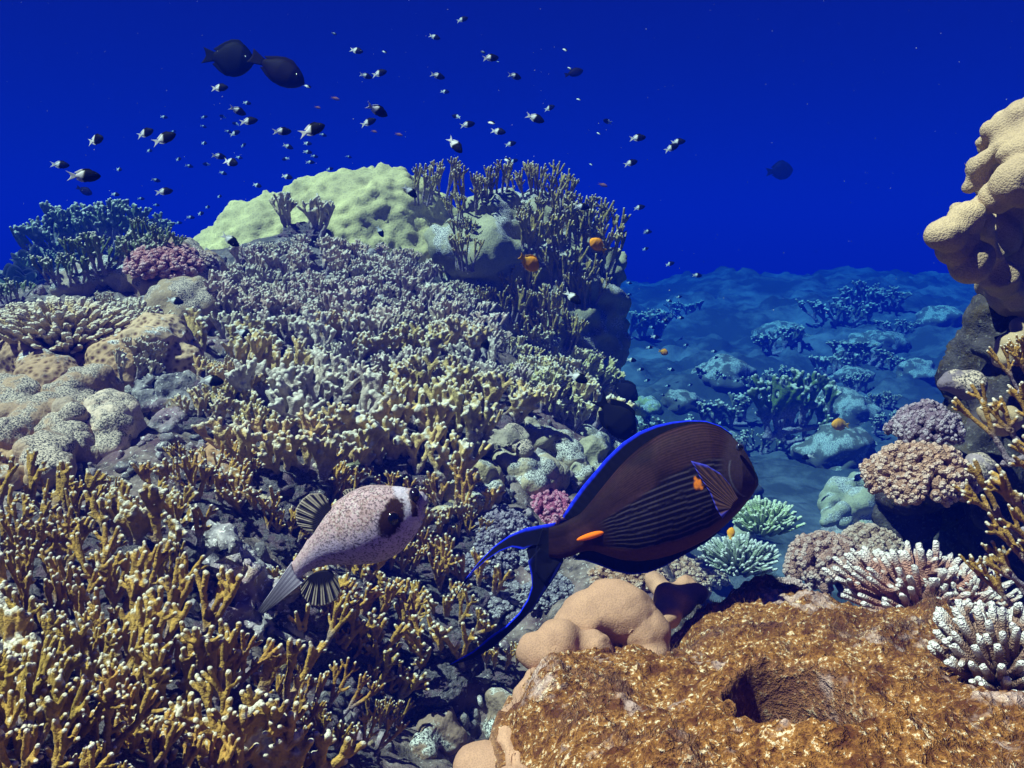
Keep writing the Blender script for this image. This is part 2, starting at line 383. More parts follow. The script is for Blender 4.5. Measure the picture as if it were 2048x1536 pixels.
# left brain corals and speckled lumps
LUMPS = [
 ("brain_coral", M_BRAIN, [(80,725,62),(35,700,50),(100,690,42),(95,770,45),(50,760,48)], (.40,.24,.13), "brown honeycomb brain coral with folded lip at the left edge", 'b'),
 ("brain_coral", M_BRAIN, [(205,700,52),(260,700,48),(245,745,55),(180,735,34),(290,735,34)], (.48,.29,.15), "orange-brown brain coral with speckled dead middle, left of the twin swelling", 'b'),
 ("brain_coral", M_BRAIN, [(320,690,46),(360,690,36),(295,690,34),(345,725,40)], (.52,.34,.19), "pale pink-lipped brain coral just above the frilled bright rubble", 'b'),
 ("brain_coral", M_BRAIN, [(435,912,36),(455,905,30),(430,945,34),(465,945,22)], (.40,.22,.10), "small round brown brain coral in a dark gap among fire corals", 'b'),
 ("brain_coral", M_BRAIN, [(-8,935,36),(0,975,32)], (.42,.25,.12), "brown brain coral knob cut by the left edge of the view", 'b'),
 ("brain_coral", M_BRAIN, [(60,930,26),(75,950,20)], (.42,.26,.13), "little brown brain coral knob between grey lumps", 'b'),
 ("speckled_coral", M_SPK, [(350,550,62),(305,540,40),(400,545,42),(380,575,38),(330,580,36)], (.40,.33,.25), "wide black-speckled grey coral lump below the pink coral", 's'),
 ("speckled_coral", M_SPK, [(375,625,58),(415,640,38),(345,605,36),(395,600,35)], (.38,.33,.24), "round black-speckled coral lump beside the lavender thicket", 's'),
 ("speckled_coral", M_SPK, [(165,782,46),(130,790,34),(195,790,36),(150,815,30)], (.42,.33,.24), "low speckled boulder coral under the brown brain coral", 's'),
 ("speckled_coral", M_SPK, [(35,805,46),(10,840,42),(80,835,36),(60,870,36),(20,880,40)], (.44,.35,.26), "whitish speckled coral mound at the left edge of the reef", 's'),
 ("speckled_coral", M_SPK, [(125,890,52),(90,915,34),(160,915,38),(110,940,34)], (.46,.38,.30), "big speckled coral head with grey flank above the yellow fire corals", 's'),
 ("speckled_coral", M_SPK, [(230,830,38),(205,855,36),(245,865,30),(215,895,30)], (.74,.68,.60), "brightest white bleached lump in the middle of the left reef", 's'),  # whiter base colour than the lumps around it
 ("speckled_coral", M_SPK, [(150,835,24),(130,815,20)], (.50,.45,.38), "small smooth grey lump between two speckled heads", 's'),
 ("porites_coral", M_LUMP, [(175,560,32),(220,555,34),(140,575,28),(255,560,30)], (.44,.35,.28), "low pinkish boulder coral on the skyline above the finger coral", 'p'),
 ("porites_coral", M_LUMP, [(940,965,52),(915,985,34),(975,955,32),(955,1000,34),(985,985,28)], (.56,.45,.25), "bright yellow-beige lobed coral above the puffer's head", 'p'),
 ("porites_coral", M_LUMP, [(1040,935,42),(1080,945,38),(1010,920,28),(1110,950,26),(1060,965,30)], (.47,.39,.27), "beige lobed coral between the yellow coral and the pink coral", 'p'),
 ("porites_coral", M_LUMP, [(1090,885,38),(1125,905,40),(1060,870,30),(1150,930,26)], (.46,.39,.28), "rounded beige coral with whitened flank behind the lobed corals", 'p'),
 ("speckled_coral", M_SPK, [(1000,890,34),(1030,880,30),(970,900,24),(1045,900,24)], (.40,.34,.27), "grey speckled coral lump under the tan fire coral thicket", 's'),
 ("porites_coral", M_LUMP, [(1180,900,34),(1205,885,26),(1215,915,26),(1170,870,24),(1195,940,30),(1165,950,26)], (.40,.37,.25), "olive lumpy coral beside the black damsel", 'p'),
 ("porites_coral", M_LUMP, [(940,900,26),(960,880,22),(915,905,20),(900,940,20)], (.38,.34,.27), "small grey coral knobs at the foot of the tan thicket", 'p'),
 ("porites_coral", M_LUMP, [(1230,890,30),(1245,850,28),(1260,870,24),(1275,850,24)], (.42,.40,.27), "green-grey coral shoulder on the reef edge behind the black damsel", 'p'),
 ("lobed_coral", M_LUMP, [(1262,806,16),(1280,812,18),(1298,806,15),(1305,818,16),(1288,826,16),(1268,822,16),(1250,808,12)], (.42,.42,.16), "small yellow-green finger-lobed coral on the reef edge", 'p'),
 ("porites_coral", M_LUMP, [(885,1035,36),(915,1020,26),(870,1060,28)], (.50,.40,.24), "yellowish lump directly in front of the puffer's snout", 'p'),
 ("porites_coral", M_LUMP, [(590,990,42),(640,975,30),(560,1000,30),(530,1020,28),(620,1020,30)], (.44,.35,.26), "smooth beige coral behind the puffer's raised striped fin", 'p'),
 ("porites_coral", M_LUMP, [(290,1045,34),(330,1030,24)], (.36,.28,.16), "half hidden brown lump among the yellow fire corals", 'p'),
 ("bleached_coral", M_SPK, [(360,1092,30),(345,1105,26),(375,1100,22)], (.80,.70,.58), "sunlit cream lump beside the puffer's tail rock", 's'),
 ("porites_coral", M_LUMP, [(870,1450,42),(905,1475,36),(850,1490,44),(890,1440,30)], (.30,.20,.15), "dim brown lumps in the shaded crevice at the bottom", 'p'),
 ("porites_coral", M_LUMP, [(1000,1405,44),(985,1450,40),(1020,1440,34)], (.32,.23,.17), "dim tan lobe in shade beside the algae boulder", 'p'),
]
GR = {'b': 'brain corals on the left reef', 's': 'speckled coral heads', 'p': 'boulder corals on the slope'}
for nm, mt, sp, colr, lab, g in LUMPS:
    if sp[0][0] < 480 and sp[0][1] < 1000: sp = [(a, b, q * 1.38) for a, b, q in sp]
    d0 = hitd(sp[0][0], sp[0][1]); vx = max(.003, min(sp[0][2], 30) * d0 / FPX * .10)
    if g == 's' and sp[0][0] < 480: colr = (colr[0] * 1.0, colr[1] * .82, colr[2] * .72)
    blob(nm, mt, sp, vx, 2, colr, lab, "coral", [('fbm', 10, .020, len(lab)), ('cell', 20, .018, len(lab) + 3), ('pit', 18, .008, 5)], GR[g])

# ------------------------------------------------------------------ lower right boulder, its hole and its smooth lobes
B_C = [(1030,1536,.66),(1010,1420,.80),(1040,1375,.90),(1090,1330,1.0),(1200,1345,.97),(1330,1285,1.03),(1420,1165,1.13),(1490,1135,1.18),(1540,1185,1.12),(1700,1190,1.1),(1800,1210,1.06),
       (1950,1235,1.0),(2048,1250,.97),(2200,1300,.9),(1300,1536,.60),(1600,1536,.58),(1900,1536,.58),(2100,1536,.58),(1300,1400,.78),(1600,1300,.92),(1850,1350,.80),(1500,1450,.70),(1750,1450,.69),(2048,1400,.74),
       (1250,1340,.88),(1400,1280,.98)]
bc = np.array([at(*c)[:] for c in B_C]); bc = np.concatenate([bc, [[.1,.25,-.40],[.5,.25,-.38],[.9,.3,-.42],[1.0,.8,-.42],[.9,1.1,-.5]]])
Kb = np.linalg.norm(bc[:, None, :2] - bc[None, :, :2], axis=2); nb = len(bc); Mb = np.zeros((nb + 1, nb + 1))
Mb[:nb, :nb] = Kb - np.eye(nb) * .01; Mb[nb, :nb] = 1; Mb[:nb, nb] = 1; Wb = np.linalg.solve(Mb, np.concatenate([bc[:, 2], [0]]))
outl = np.array([at(*c)[:2] for c in [(1022,1536,.66),(1002,1440,.80),(1018,1340,.90),(1085,1262,1.0),(1200,1262,1.02),(1300,1235,1.05),(1370,1175,1.13),(1460,1120,1.2),(1530,1130,1.2),(1700,1178,1.13),(1850,1200,1.09),(2048,1240,1.0)]]
                + [(1.0,1.0),(1.1,.6),(1.0,.2),(.5,.18),(.06,.3)])
def inside_dist(q, poly):
    n = len(poly); ins = np.zeros(len(q), bool); dm = np.full(len(q), 9.)
    for i in range(n):
        a, b = poly[i], poly[(i + 1) % n]; ab = b - a
        t = np.clip(((q - a) @ ab) / (ab @ ab), 0, 1); dm = np.minimum(dm, np.linalg.norm(q - a - t[:, None] * ab, axis=1))
        c = ((a[1] > q[:, 1]) != (b[1] > q[:, 1])) & (q[:, 0] < (b[0] - a[0]) * (q[:, 1] - a[1]) / (b[1] - a[1] + 1e-12) + a[0]); ins ^= c
    return np.where(ins, dm, -dm)
nx, ny = 760, 720
gx, gy = np.meshgrid(np.linspace(-.10, 1.15, nx), np.linspace(.14, 1.32, ny))
Q = np.stack([gx.ravel(), gy.ravel()], 1)
zb = np.linalg.norm(Q[:, None] - bc[None, :, :2], axis=2) @ Wb[:nb] + Wb[nb]
q3 = np.stack([Q[:, 0], Q[:, 1], zb], 1)
dd = inside_dist(Q, outl) + .018 * fbm(q3 * 14, 3, 4)
ridge = 1 - np.abs(fbm(q3 * np.array([5, 7, 5]), 3, 31)) * 3.2
zb = zb + .012 + .038 * fbm(q3 * 4.6, 3, 16) + .026 * fbm(q3 * 9, 4, 6) + .012 * np.clip(ridge, 0, 1) ** 2 + .010 * fbm(q3 * 30, 3, 2) + .004 * fbm(q3 * 95, 3, 22) + .006 * (.5 - cell(q3 * 120, 3))
HOLE = at(1600, 1398, .79)
_d = Q[:, 1] * _cp - zb * _sp; _px = 1024 + FPX * Q[:, 0] / _d; _py = 768 - FPX * (zb * _cp + Q[:, 1] * _sp) / _d
_k = int(np.argmin(np.hypot(_px - 1600, _py - 1392) + 1e4 * (dd < 0))); HOLE = Vector((Q[_k, 0], Q[_k, 1], 0))
hx = (Q[:, 0] - HOLE.x) / .050; hy = (Q[:, 1] - HOLE.y) / .072; hr = np.sqrt((hx + .35 * hy * 0) ** 2 + hy ** 2) + .16 * vnoise(q3 * 30, 5)
zb -= .34 * sstep(1.02, .80, hr); zb += .010 * np.exp(-((hr - 1.25) / .22) ** 2)
drop = sstep(.0, -.10, dd)
zb = zb - .045 * sstep(.07, 0, dd) ** 2 - .75 * drop
fz_ = np.clip(ridge, 0, 1) ** 6 * (.5 + .5 * vnoise(q3 * 9, 77))
cr = np.stack([np.maximum(np.clip(fz_ * 1.1, 0, .8), .9 * sstep(1.15, .85, hr)), sstep(.006, -.02, dd), np.zeros(len(Q))], 1)  # red: algae on the ridges, plus brown painted into the hole as shade
F = [(i * nx + j, i * nx + j + 1, (i + 1) * nx + j + 1, (i + 1) * nx + j) for i in range(ny - 1) for j in range(nx - 1)]
keep = dd > -.13
kk = keep.reshape(ny, nx); kq = kk[:-1, :-1] | kk[1:, :-1] | kk[:-1, 1:] | kk[1:, 1:]
F = [f for f, k in zip(F, kq.ravel()) if k]
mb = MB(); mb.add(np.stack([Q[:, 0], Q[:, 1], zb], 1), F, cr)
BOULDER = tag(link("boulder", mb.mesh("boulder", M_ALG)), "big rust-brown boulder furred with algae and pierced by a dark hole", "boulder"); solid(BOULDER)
BB = [BV[-1]]
for sp, lab in (([(1160,1240,46,1.0),(1130,1242,36,1.0),(1242,1234,50,1.01),(1200,1248,38,1.02),(1288,1274,44,1.0),(1310,1320,38,.98),(1210,1290,50,1.03)], "peach smooth-skinned double hump coral under the surgeonfish's tail"),
                ([(1130,1290,52,.96),(1095,1310,40,.95),(1195,1285,44,.96)], "low smooth pink lip of coral at the boulder's left top"),
                ([(1345,1200,50,1.15),(1380,1180,40,1.17),(1330,1230,40,1.12)], "smooth tan dome coral behind the peach double hump"),
                ([(1080,1335,38,.94),(1050,1380,40,.89),(1034,1430,42,.84),(1026,1485,46,.79),(1026,1545,52,.74)], "smooth tan wall of coral skirting the boulder at the bottom"),
                ([(965,1550,44,.80),(992,1560,40,.79)], "smooth tan knob at the bottom edge beside the boulder"),
                ([(1540,1180,20,1.13),(1555,1190,16,1.12)], "tiny smooth pink knob on the boulder's far rim"),
                ([(1330,1180,26,1.3),(1312,1160,24,1.32)], "round tan coral bump just below the surgeonfish's anal fin")):
    blob("smooth_coral", M_SMOOTH, sp, .0035, 9, (.52,.29,.19), lab, "coral", [('fbm', 8, .026, len(lab)), ('fbm', 24, .006, 3)], "smooth peach corals around the boulder")

# ------------------------------------------------------------------ right wall
blob("porites_column", M_COL, [(2040,248,50,1.17),(1992,262,32,1.18),(2048,312,52,1.13),(2010,290,30,1.16),(1953,337,32,1.2),(2042,362,52,1.11),(1972,315,20,1.22),(2002,395,36,1.14),(1968,405,26,1.17),(1975,365,24,1.2),
  (1930,438,36,1.15),(1893,466,36,1.14),(1922,478,30,1.16),(1962,440,32,1.19),(1908,504,28,1.16),(1945,528,46,1.17),(1990,552,42,1.25),(1940,372,18,1.21),(1915,420,18,1.21),(1968,288,16,1.21),(2030,590,42,1.34),
  (2050,280,70,1.28),(2040,360,70,1.28),(2020,420,60,1.30),(1985,470,56,1.29),(1950,480,44,1.25),(2060,480,90,1.42),(2090,380,120,1.36),(2090,560,120,1.42),(2010,500,60,1.36),(1990,330,34,1.26),(1985,290,26,1.25),(2140,260,110,1.25)], .0042, 1,
  (.54,.40,.25), "tan column of bulging coral lobes at the right edge over a dark overhang", "coral", [('fbm', 9, .010, 4), ('cell', 16, .016, 3), ('pit', 24, .006, 2), ('fbm', 40, .002, 6)])
blob("overhang_rock", M_WALL, [(1965,705,52,1.48),(1950,775,60,1.5),(1925,850,66,1.52),(1900,900,60,1.5),(2010,720,60,1.4),(1985,800,60,1.42),(2130,700,150,1.5),(2090,660,100,1.5),(1985,625,36,1.45),(2010,650,44,1.45),(2075,850,110,1.5),(2010,900,80,1.5),(2060,960,110,1.45),(1985,935,60,1.4),(1930,930,50,1.38),(1890,930,40,1.42),(1850,930,44,1.5),  # reef rock colour darkened to paint in the overhang's shade
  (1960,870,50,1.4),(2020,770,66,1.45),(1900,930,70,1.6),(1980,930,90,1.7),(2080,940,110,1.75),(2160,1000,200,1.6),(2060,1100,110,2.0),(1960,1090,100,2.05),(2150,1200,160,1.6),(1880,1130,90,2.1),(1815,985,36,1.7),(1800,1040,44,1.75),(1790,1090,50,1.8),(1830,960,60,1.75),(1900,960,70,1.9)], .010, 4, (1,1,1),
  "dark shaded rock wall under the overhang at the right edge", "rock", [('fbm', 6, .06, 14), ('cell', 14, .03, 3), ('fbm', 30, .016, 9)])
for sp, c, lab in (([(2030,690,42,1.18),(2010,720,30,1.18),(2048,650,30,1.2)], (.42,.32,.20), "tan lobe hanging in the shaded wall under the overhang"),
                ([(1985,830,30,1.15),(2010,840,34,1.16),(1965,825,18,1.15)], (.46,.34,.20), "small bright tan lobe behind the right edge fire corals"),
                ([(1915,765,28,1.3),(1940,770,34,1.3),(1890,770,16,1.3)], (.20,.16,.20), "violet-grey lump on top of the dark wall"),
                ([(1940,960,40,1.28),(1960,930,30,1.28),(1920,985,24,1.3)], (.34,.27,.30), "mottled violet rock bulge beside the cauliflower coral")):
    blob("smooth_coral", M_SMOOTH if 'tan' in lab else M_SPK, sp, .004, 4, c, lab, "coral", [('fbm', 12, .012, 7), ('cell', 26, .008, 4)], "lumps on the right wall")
for sp, c, lab in (([(1680,985,36,3.4),(1660,1010,22,3.35),(1655,1030,16,3.3),(1700,1000,26,3.4)], (.40,.38,.26), "grey-green boulder coral, tallest of the mid-distance cluster"),
                ([(1735,965,24,3.5),(1715,965,18,3.5)], (.42,.40,.28), "small round boulder coral perched on the mid-distance cluster"),
                ([(1725,1005,32,3.2),(1700,1025,24,3.2),(1745,1015,24,3.2),(1735,1040,30,3.2)], (.44,.40,.26), "dimpled green-grey boulder coral by the dark wall"),
                ([(1660,1030,14,3.1),(1685,1020,14,3.1),(1645,1045,12,3.1),(1690,1040,14,3.1)], (.40,.38,.27), "row of pebble-like coral knobs below the boulder corals"),
                ([(1490,1060,28,2.8),(1470,1075,20,2.8),(1505,1085,16,2.8)], (.46,.45,.34), "pale green lump below the lime finger coral")):
    blob("boulder_coral", M_LUMP, sp, .008, 3, c, lab, "coral", [('fbm', 6, .03, 7), ('cell', 14, .02, 4)], "boulder corals in the valley")
blob("boulder_coral", M_ROCK, [(1690,1085,60,3.3),(1730,1090,60,3.2),(1650,1100,50,3.3)], .012, 3, (1,1,1), "rough rock mound carrying the valley boulder corals", "rock", [('fbm', 6, .05, 7)])
blob("ledge_rock", M_PALE, [(430,1120,52),(480,1125,50),(395,1150,44),(540,1185,48),(470,1175,60),(590,1235,42),(555,1215,40),(510,1240,56),(440,1225,46),(400,1095,36)], .006, 1, (1,1,1),  # dead coral rock, its colour lifted to paint in sunlight on the ledge
  "broken dead coral ledge with sunlit rim beneath the puffer's tail", "rock", [('fbm', 14, .045, 41), ('fbm', 40, .018, 3), ('pit', 16, .03, 6)])
blob("frilled_rock", M_ROCK, [(330,770,38),(360,810,40),(300,820,34),(390,790,30),(340,850,36),(290,790,28)], .006, 1, (1,1,1),
  "bright frilly rubble lump between brain corals and fire coral", "rock", [('fbm', 14, .05, 43), ('fbm', 38, .02, 5), ('pit', 15, .03, 9)])

# ------------------------------------------------------------------ branching coral prototypes (unit height)
def branch_proto(seed, fan=1., trunks=3, depth=3, r0=.055, r1=.034, spread=28, voxel=.015, stubs=.5, width=.5, L=.30):
    rng = random.Random(seed); segs = []; tips = []
    def grow(p, d, ln, r, k, pl):
        n = 4; pts = [p]; q = d.copy()
        for i in range(n):
            q = (q + Vector((rng.uniform(-.12, .12), rng.uniform(-.12, .12), .10 + rng.uniform(-.05, .08)))).normalized()
            pts.append(pts[-1] + q * ln / n)
        rr = np.linspace(r, r * (.86 if k else .80), n + 1) * np.array([1 + rng.uniform(-.10, .10) for _ in range(n + 1)])
        segs.append((pts, rr))
        if rng.random() < stubs and k < depth:
            b = pts[2]; s = (q.cross(pl) * rng.choice((-1, 1)) + q * .7 + pl * rng.uniform(-.4, .4)).normalized()
            e = [b, b + s * ln * .22, b + s * ln * .38 + Vector((0, 0, ln * .1))]
            segs.append((e, np.array([r * .85, r * .8, r * .7]))); tips.append(e[-1] + (e[-1] - e[-2]).normalized() * r * .6)
        if k == 0:
            tips.append(pts[-1] + q * r * .7); return
        m = 2 if rng.random() < .8 else 3
        for j in range(m):
            a = R(spread) * ((j / (m - 1)) * 2 - 1) * rng.uniform(.6, 1.3)
            nd = Matrix.Rotation(a, 3, pl) @ q
            nd = (nd + pl * rng.uniform(-.35, .35) * (1.2 - fan) + Vector((0, 0, .12))).normalized()
            npl = (pl + Vector((rng.uniform(-1, 1), rng.uniform(-1, 1), 0)) * (1.05 - fan) * .9).normalized()
            grow(pts[-1], nd, ln * rng.uniform(.72, 1.0), max(r1, r * .86), k - 1, npl)
    for t in range(trunks):
        x = ((t + .5) / trunks - .5) * width
        d = Vector((x * 1.1 + rng.uniform(-.15, .15), rng.uniform(-.3, .3) * (1.3 - fan), 1)).normalized()
        an = rng.uniform(-1, 1) * (1.02 - fan) * 1.6
        grow(Vector((x, rng.uniform(-.25, .25) * (1.15 - fan), -.10)), d, L * rng.uniform(.85, 1.15), r0, depth, Vector((math.sin(an), math.cos(an), 0)))
    segs.append(([Vector((-width * .5, 0, -.05)), Vector((0, 0, -.02)), Vector((width * .5, 0, -.05))], np.array([r0, r0 * 1.2, r0])))
    mb = MB()
    for pts, rr in segs:
        V, Fc = tube([p[:] for p in pts], rr, 7); mb.add(V, Fc)
    me = bpy.data.meshes.new("branches"); me.from_pydata(np.concatenate(mb.v).tolist(), [], mb.f)
    zmax = max(t.z for t in tips)
    me = remesh(me, voxel, 2, .45)
    co = getco(me); no = getno(me); co = co + no * (.008 * fbm(co * 22, 2, seed))[:, None]
    kd = KDTree(len(tips))
    for i, t in enumerate(tips): kd.insert(t, i)
    kd.balance(); dt = np.array([kd.find(Vector(c))[2] for c in co])
    tipw = sstep(.046, .014, dt) * np.array([.75 + .25 * rng.random()] * len(dt))
    low = np.clip(1 - co[:, 2] / (zmax * .75), 0, 1)
    co = co / zmax; setco(me, co); setcol(me, np.stack([tipw, low, dt * 0], 1)); fin(me, M_BR); return me

FANS = [branch_proto(10 + i, fan=.80, trunks=3 + i % 3, depth=3, r0=.046, r1=.029, spread=23, width=.75, L=.27, voxel=.0125, stubs=.7) for i in range(6)]
BUSH = [branch_proto(40 + i, fan=.25, trunks=6, depth=3, r0=.044, r1=.031, spread=27, width=.85, L=.24, voxel=.0135) for i in range(5)]
LONG = [branch_proto(70 + i, fan=.55, trunks=5, depth=2, r0=.044, r1=.030, spread=15, width=.7, L=.42, voxel=.013, stubs=.7) for i in range(4)]
ANTL = [branch_proto(90 + i, fan=.70, trunks=4, depth=2, r0=.042, r1=.027, spread=19, width=.75, L=.40, voxel=.011, stubs=.75) for i in range(5)]

def crust_proto(seed):
    V, Fc = ico(5); co = V * np.array([.52, .42, .26]); co = co * (1 + .35 * fbm(V * 2.2, 4, seed) + .16 * fbm(V * 8, 3, seed + 3))[:, None]
    me = bpy.data.meshes.new("base"); me.from_pydata(co.tolist(), [], Fc); setcol(me, co * 0); fin(me, M_CR); return me
def mat_crust():
    m = NT("crusted_base"); n1 = m.noise(5, 5); n2 = m.noise(22, 5, .65); n3 = m.noise(90, 3, .7)
    b = m.mix(m.ramp(n2, .35, .65), (.05, .04, .05), (.30, .25, .27)); b = m.mix(m.ramp(n1, .48, .6, 0, .7), b, (.22, .12, .17))
    b = m.mix(m.ramp(n3, .58, .66), b, (.55, .48, .46)); m.bsdf(b, .9, m.math('ADD', n2, m.math('MULTIPLY', n3, .3)), .8, .06); return m.m
M_CR = mat_crust(); CRUST = [crust_proto(i) for i in range(4)]

def cauli_proto(seed, n=110, r=.085, kn=7, kr=.038, flat=.75):
    """cauliflower coral: stubby warty fingers packed on a half dome"""
    rng = random.Random(seed); mb = MB(); V1, F1 = ico(1); V2, F2 = ico(2)
    for i in range(n):
        t = (i + .5) / n; ph = i * 2.39996 + rng.uniform(-.2, .2); zc = 1 - t * 1.15; s = math.sqrt(max(0, 1 - zc * zc))
        d = np.array([s * math.cos(ph), s * math.sin(ph), zc * flat]); Rr = .50 * (1 + .18 * vnoise(d[None] * 2.2, seed)[0] + rng.uniform(-.05, .05)); c = d * Rr
        mb.add(*tube([c * .3, c * .7, c * .95], [r * .6, r * .8, r * .9], 6), (.15, 0, 0))
        mb.add(V2 * r + c, F2, (.55, 0, 0))
        for k in range(kn):
            q = np.array([rng.gauss(0, 1), rng.gauss(0, 1), rng.gauss(0, 1)]); q /= np.linalg.norm(q); q = q + d * 1.0; q /= np.linalg.norm(q)
            mb.add(V1 * kr * rng.uniform(.8, 1.2) + c + q * r * .95, F1, (1, .35 * max(0, q @ d) ** 2, 0))
    return mb.mesh("knobs", M_NOD)
def finger_proto(seed, n=170, ln=.34, r=.034, rad=.52, up=.5, tipw=1.):
    """finger coral: many tapering warty fingers spreading from a low base"""
    rng = random.Random(seed); mb = MB()
    for i in range(n):
        a = i * 2.39996; rr = rad * math.sqrt((i + .5) / n); b = np.array([rr * math.cos(a) * .75, rr * math.sin(a) * .75, .20 * (1 - (rr / rad) ** 2) - .05])
        d = np.array([rr * math.cos(a) * 1.3 / rad * (1 - up) * 1.6, rr * math.sin(a) * 1.3 / rad * (1 - up) * 1.6, up + .35]); d += np.array([rng.gauss(0, .1) for _ in range(3)]); d /= np.linalg.norm(d)
        L = ln * rng.uniform(.75, 1.2); m = 9; ts = np.linspace(0, 1, m)
        path = b + d * L * ts[:, None]; path[:, 2] += .08 * L * ts ** 2
        Vv, Ff = tube(path, r * (1.15 - .45 * ts) * np.array([1 + rng.uniform(-.13, .13) for _ in range(m)]), 7)
        Vv = Vv + .010 * np.stack([vnoise(Vv * 40, k) for k in (1, 2, 3)], 1)
        tt = np.repeat(np.concatenate([ts, [1, 1]]), 7); mb.add(Vv, Ff, np.stack([sstep(.1, .6, tt), tipw * sstep(.72, 1., tt), tt * 0], 1))
        if rng.random() < .55:
            j = rng.randint(3, 6); s = np.array([rng.gauss(0, 1) for _ in range(3)]); s = s / np.linalg.norm(s) + d * .9; s /= np.linalg.norm(s)
            q = path[j]; Vv, Ff = tube([q, q + s * L * .18, q + s * L * .30], [r * .8, r * .72, r * .6], 6); tt = np.repeat([0, .6, .9, 1, 1], 6)
            mb.add(Vv, Ff, np.stack([.4 + .6 * tt, tipw * sstep(.6, 1, tt), tt * 0], 1))
    return mb.mesh("fingers", M_NOD)
CAULI = [cauli_proto(1), cauli_proto(2, 90, .095, 8, .042), cauli_proto(3, 130, .078, 6, .034)]
FING = [finger_proto(1, tipw=.45), finger_proto(2, 120, .42, .040, tipw=.5), finger_proto(3, 220, .26, .030, up=.6, tipw=.4)]
STAG = [finger_proto(5, 110, .50, .040, up=.42, tipw=.8), finger_proto(6, 90, .46, .048, up=.45, tipw=.9)]

rngp = random.Random(7)
def plant(name, me, px, py, hpx, color, label=None, cat="coral", group=None, d=None, lean=(0, 0), yaw=None, sink=.06, base=False, wide=1., normal=.35):
    """root a colony where the sight line through (px, py) meets the reef; hpx = its height in photo pixels"""
    if d is None:
        h = hit(px, py)
        if h is None: return None
        p, nrm = h[0], h[1]; d = p.dot(FWD)
        if nrm.dot(ray(px, py)) > 0: nrm = -nrm
    else: p, nrm = at(px, py, d), Vector((0, -.3, 1)).normalized()
    s = hpx * d / FPX
    up = (Vector((0, 0, 1)) * (1 - normal) + nrm * normal + Vector((lean[0], lean[1], 0))).normalized()
    q = up.to_track_quat('Z', 'Y'); yaw = rngp.uniform(-.7, .7) + (math.pi if rngp.random() < .5 else 0) if yaw is None else yaw
    # keep the fan's broad side (local X) roughly across the view
    x = RT - up * RT.dot(up); x.normalize(); y = up.cross(x)
    rot = Matrix((x, y, up)).transposed() @ Matrix.Rotation(yaw, 3, 'Z')
    o = link(name, me, None, p - up * s * sink, rot.to_euler(), (s * wide, s * wide, s), color)
    if label: tag(o, label, cat, group)
    if base:
        link("base", rngp.choice(CRUST), o, (0, 0, .02), (0, 0, rngp.uniform(0, 6)), rngp.uniform(.8, 1.1))
    o["_p"] = (px, py); return o

ORD = "first second third fourth fifth sixth seventh eighth ninth tenth eleventh twelfth".split()
ROWS = "top second third fourth fifth sixth seventh eighth ninth tenth".split()
def name_rows(objs, desc, where, group, cat, per=9):
    """label things by look, then by row and place in the row"""
    objs = [o for o in objs if o]; objs.sort(key=lambda o: o["_p"][1]); nr = max(1, math.ceil(len(objs) / per)); k = math.ceil(len(objs) / nr)
    for r in range(nr):
        row = sorted(objs[r * k:(r + 1) * k], key=lambda o: o["_p"][0])
        for i, o in enumerate(row):
            rt = f" in {ROWS[r]} row" if nr > 1 else ""
            tag(o, f"{desc}, {ORD[i]} from left{rt} {where}", cat, group)

def inpoly(x, y, poly):
    r = False; n = len(poly)
    for i in range(n):
        (x1, y1), (x2, y2) = poly[i], poly[(i + 1) % n]
        if (y1 > y) != (y2 > y) and x < (x2 - x1) * (y - y1) / (y2 - y1) + x1: r = not r
    return r
def scatter(poly, gap, seed, avoid=()):
    rng = random.Random(seed); xs = [p[0] for p in poly]; ys = [p[1] for p in poly]; out = []
    for _ in range(6000):
        x, y = rng.uniform(min(xs), max(xs)), rng.uniform(min(ys), max(ys))
        if inpoly(x, y, poly) and all((x - a) ** 2 + ((y - b) * 1.25) ** 2 > gap * gap for a, b in out) and not any((x - a) ** 2 + (y - b) ** 2 < r * r for a, b, r in avoid): out.append((x, y))
    return out
def tint(c, v=.12):
    k = 1 + rngp.uniform(-v, v); return tuple(max(0, x * k * (1 + rngp.uniform(-.05, .05))) for x in c)

def thicket(poly, gap, size, protos, col, seed, desc, where, group, avoid=(), base=False, lean=(0, 0), wide=1.1, normal=.35, name="fire_coral", alt=None):
    objs = []; y0, y1 = min(p[1] for p in poly), max(p[1] for p in poly)
    for x, y in scatter(poly, gap, seed, avoid):
        g_ = .62 + .38 * (y - y0) / (y1 - y0); cc = col if alt is None or rngp.random() < (y - y0) / (y1 - y0) + .15 else alt
        objs.append(plant(name, rngp.choice(protos), x, y, size * g_ * rngp.uniform(.72, 1.3), tint(cc), base=base, wide=wide * rngp.uniform(.9, 1.2), lean=lean, normal=normal))
    name_rows(objs, desc, where, group, "coral"); return objs

thicket([(455,555),(560,510),(680,512),(800,528),(880,550),(925,600),(960,660),(960,730),(800,690),(640,680),(500,700),(440,620)], 36, 74, BUSH, (.58,.45,.38), 1,
        "pale lavender bushy fire coral", "before the dome", "pale fire corals before the dome")
thicket([(440,735),(520,700),(640,680),(800,700),(960,730),(1010,760),(985,850),(900,890),(860,960),(700,960),(560,980),(470,930),(400,860),(420,760)], 54, 132, FANS + BUSH[:3], (.62,.44,.19), 2,
        "tan white-tipped fire coral", "on the middle slope", "tan fire corals on the middle slope", [(435,925,60), (735,1010,60)], True, alt=(.60,.50,.44))
thicket([(-20,1060),(150,1030),(330,1010),(470,1050),(400,1120),(310,1190),(330,1260),(420,1330),(500,1430),(520,1600),(200,1620),(-20,1600)], 68, 215, ANTL + FANS[:1], (.48,.29,.07), 3,
        "golden fire coral", "at lower left", "golden fire corals lower left", [(440,1270,120),(430,1150,90)], True)
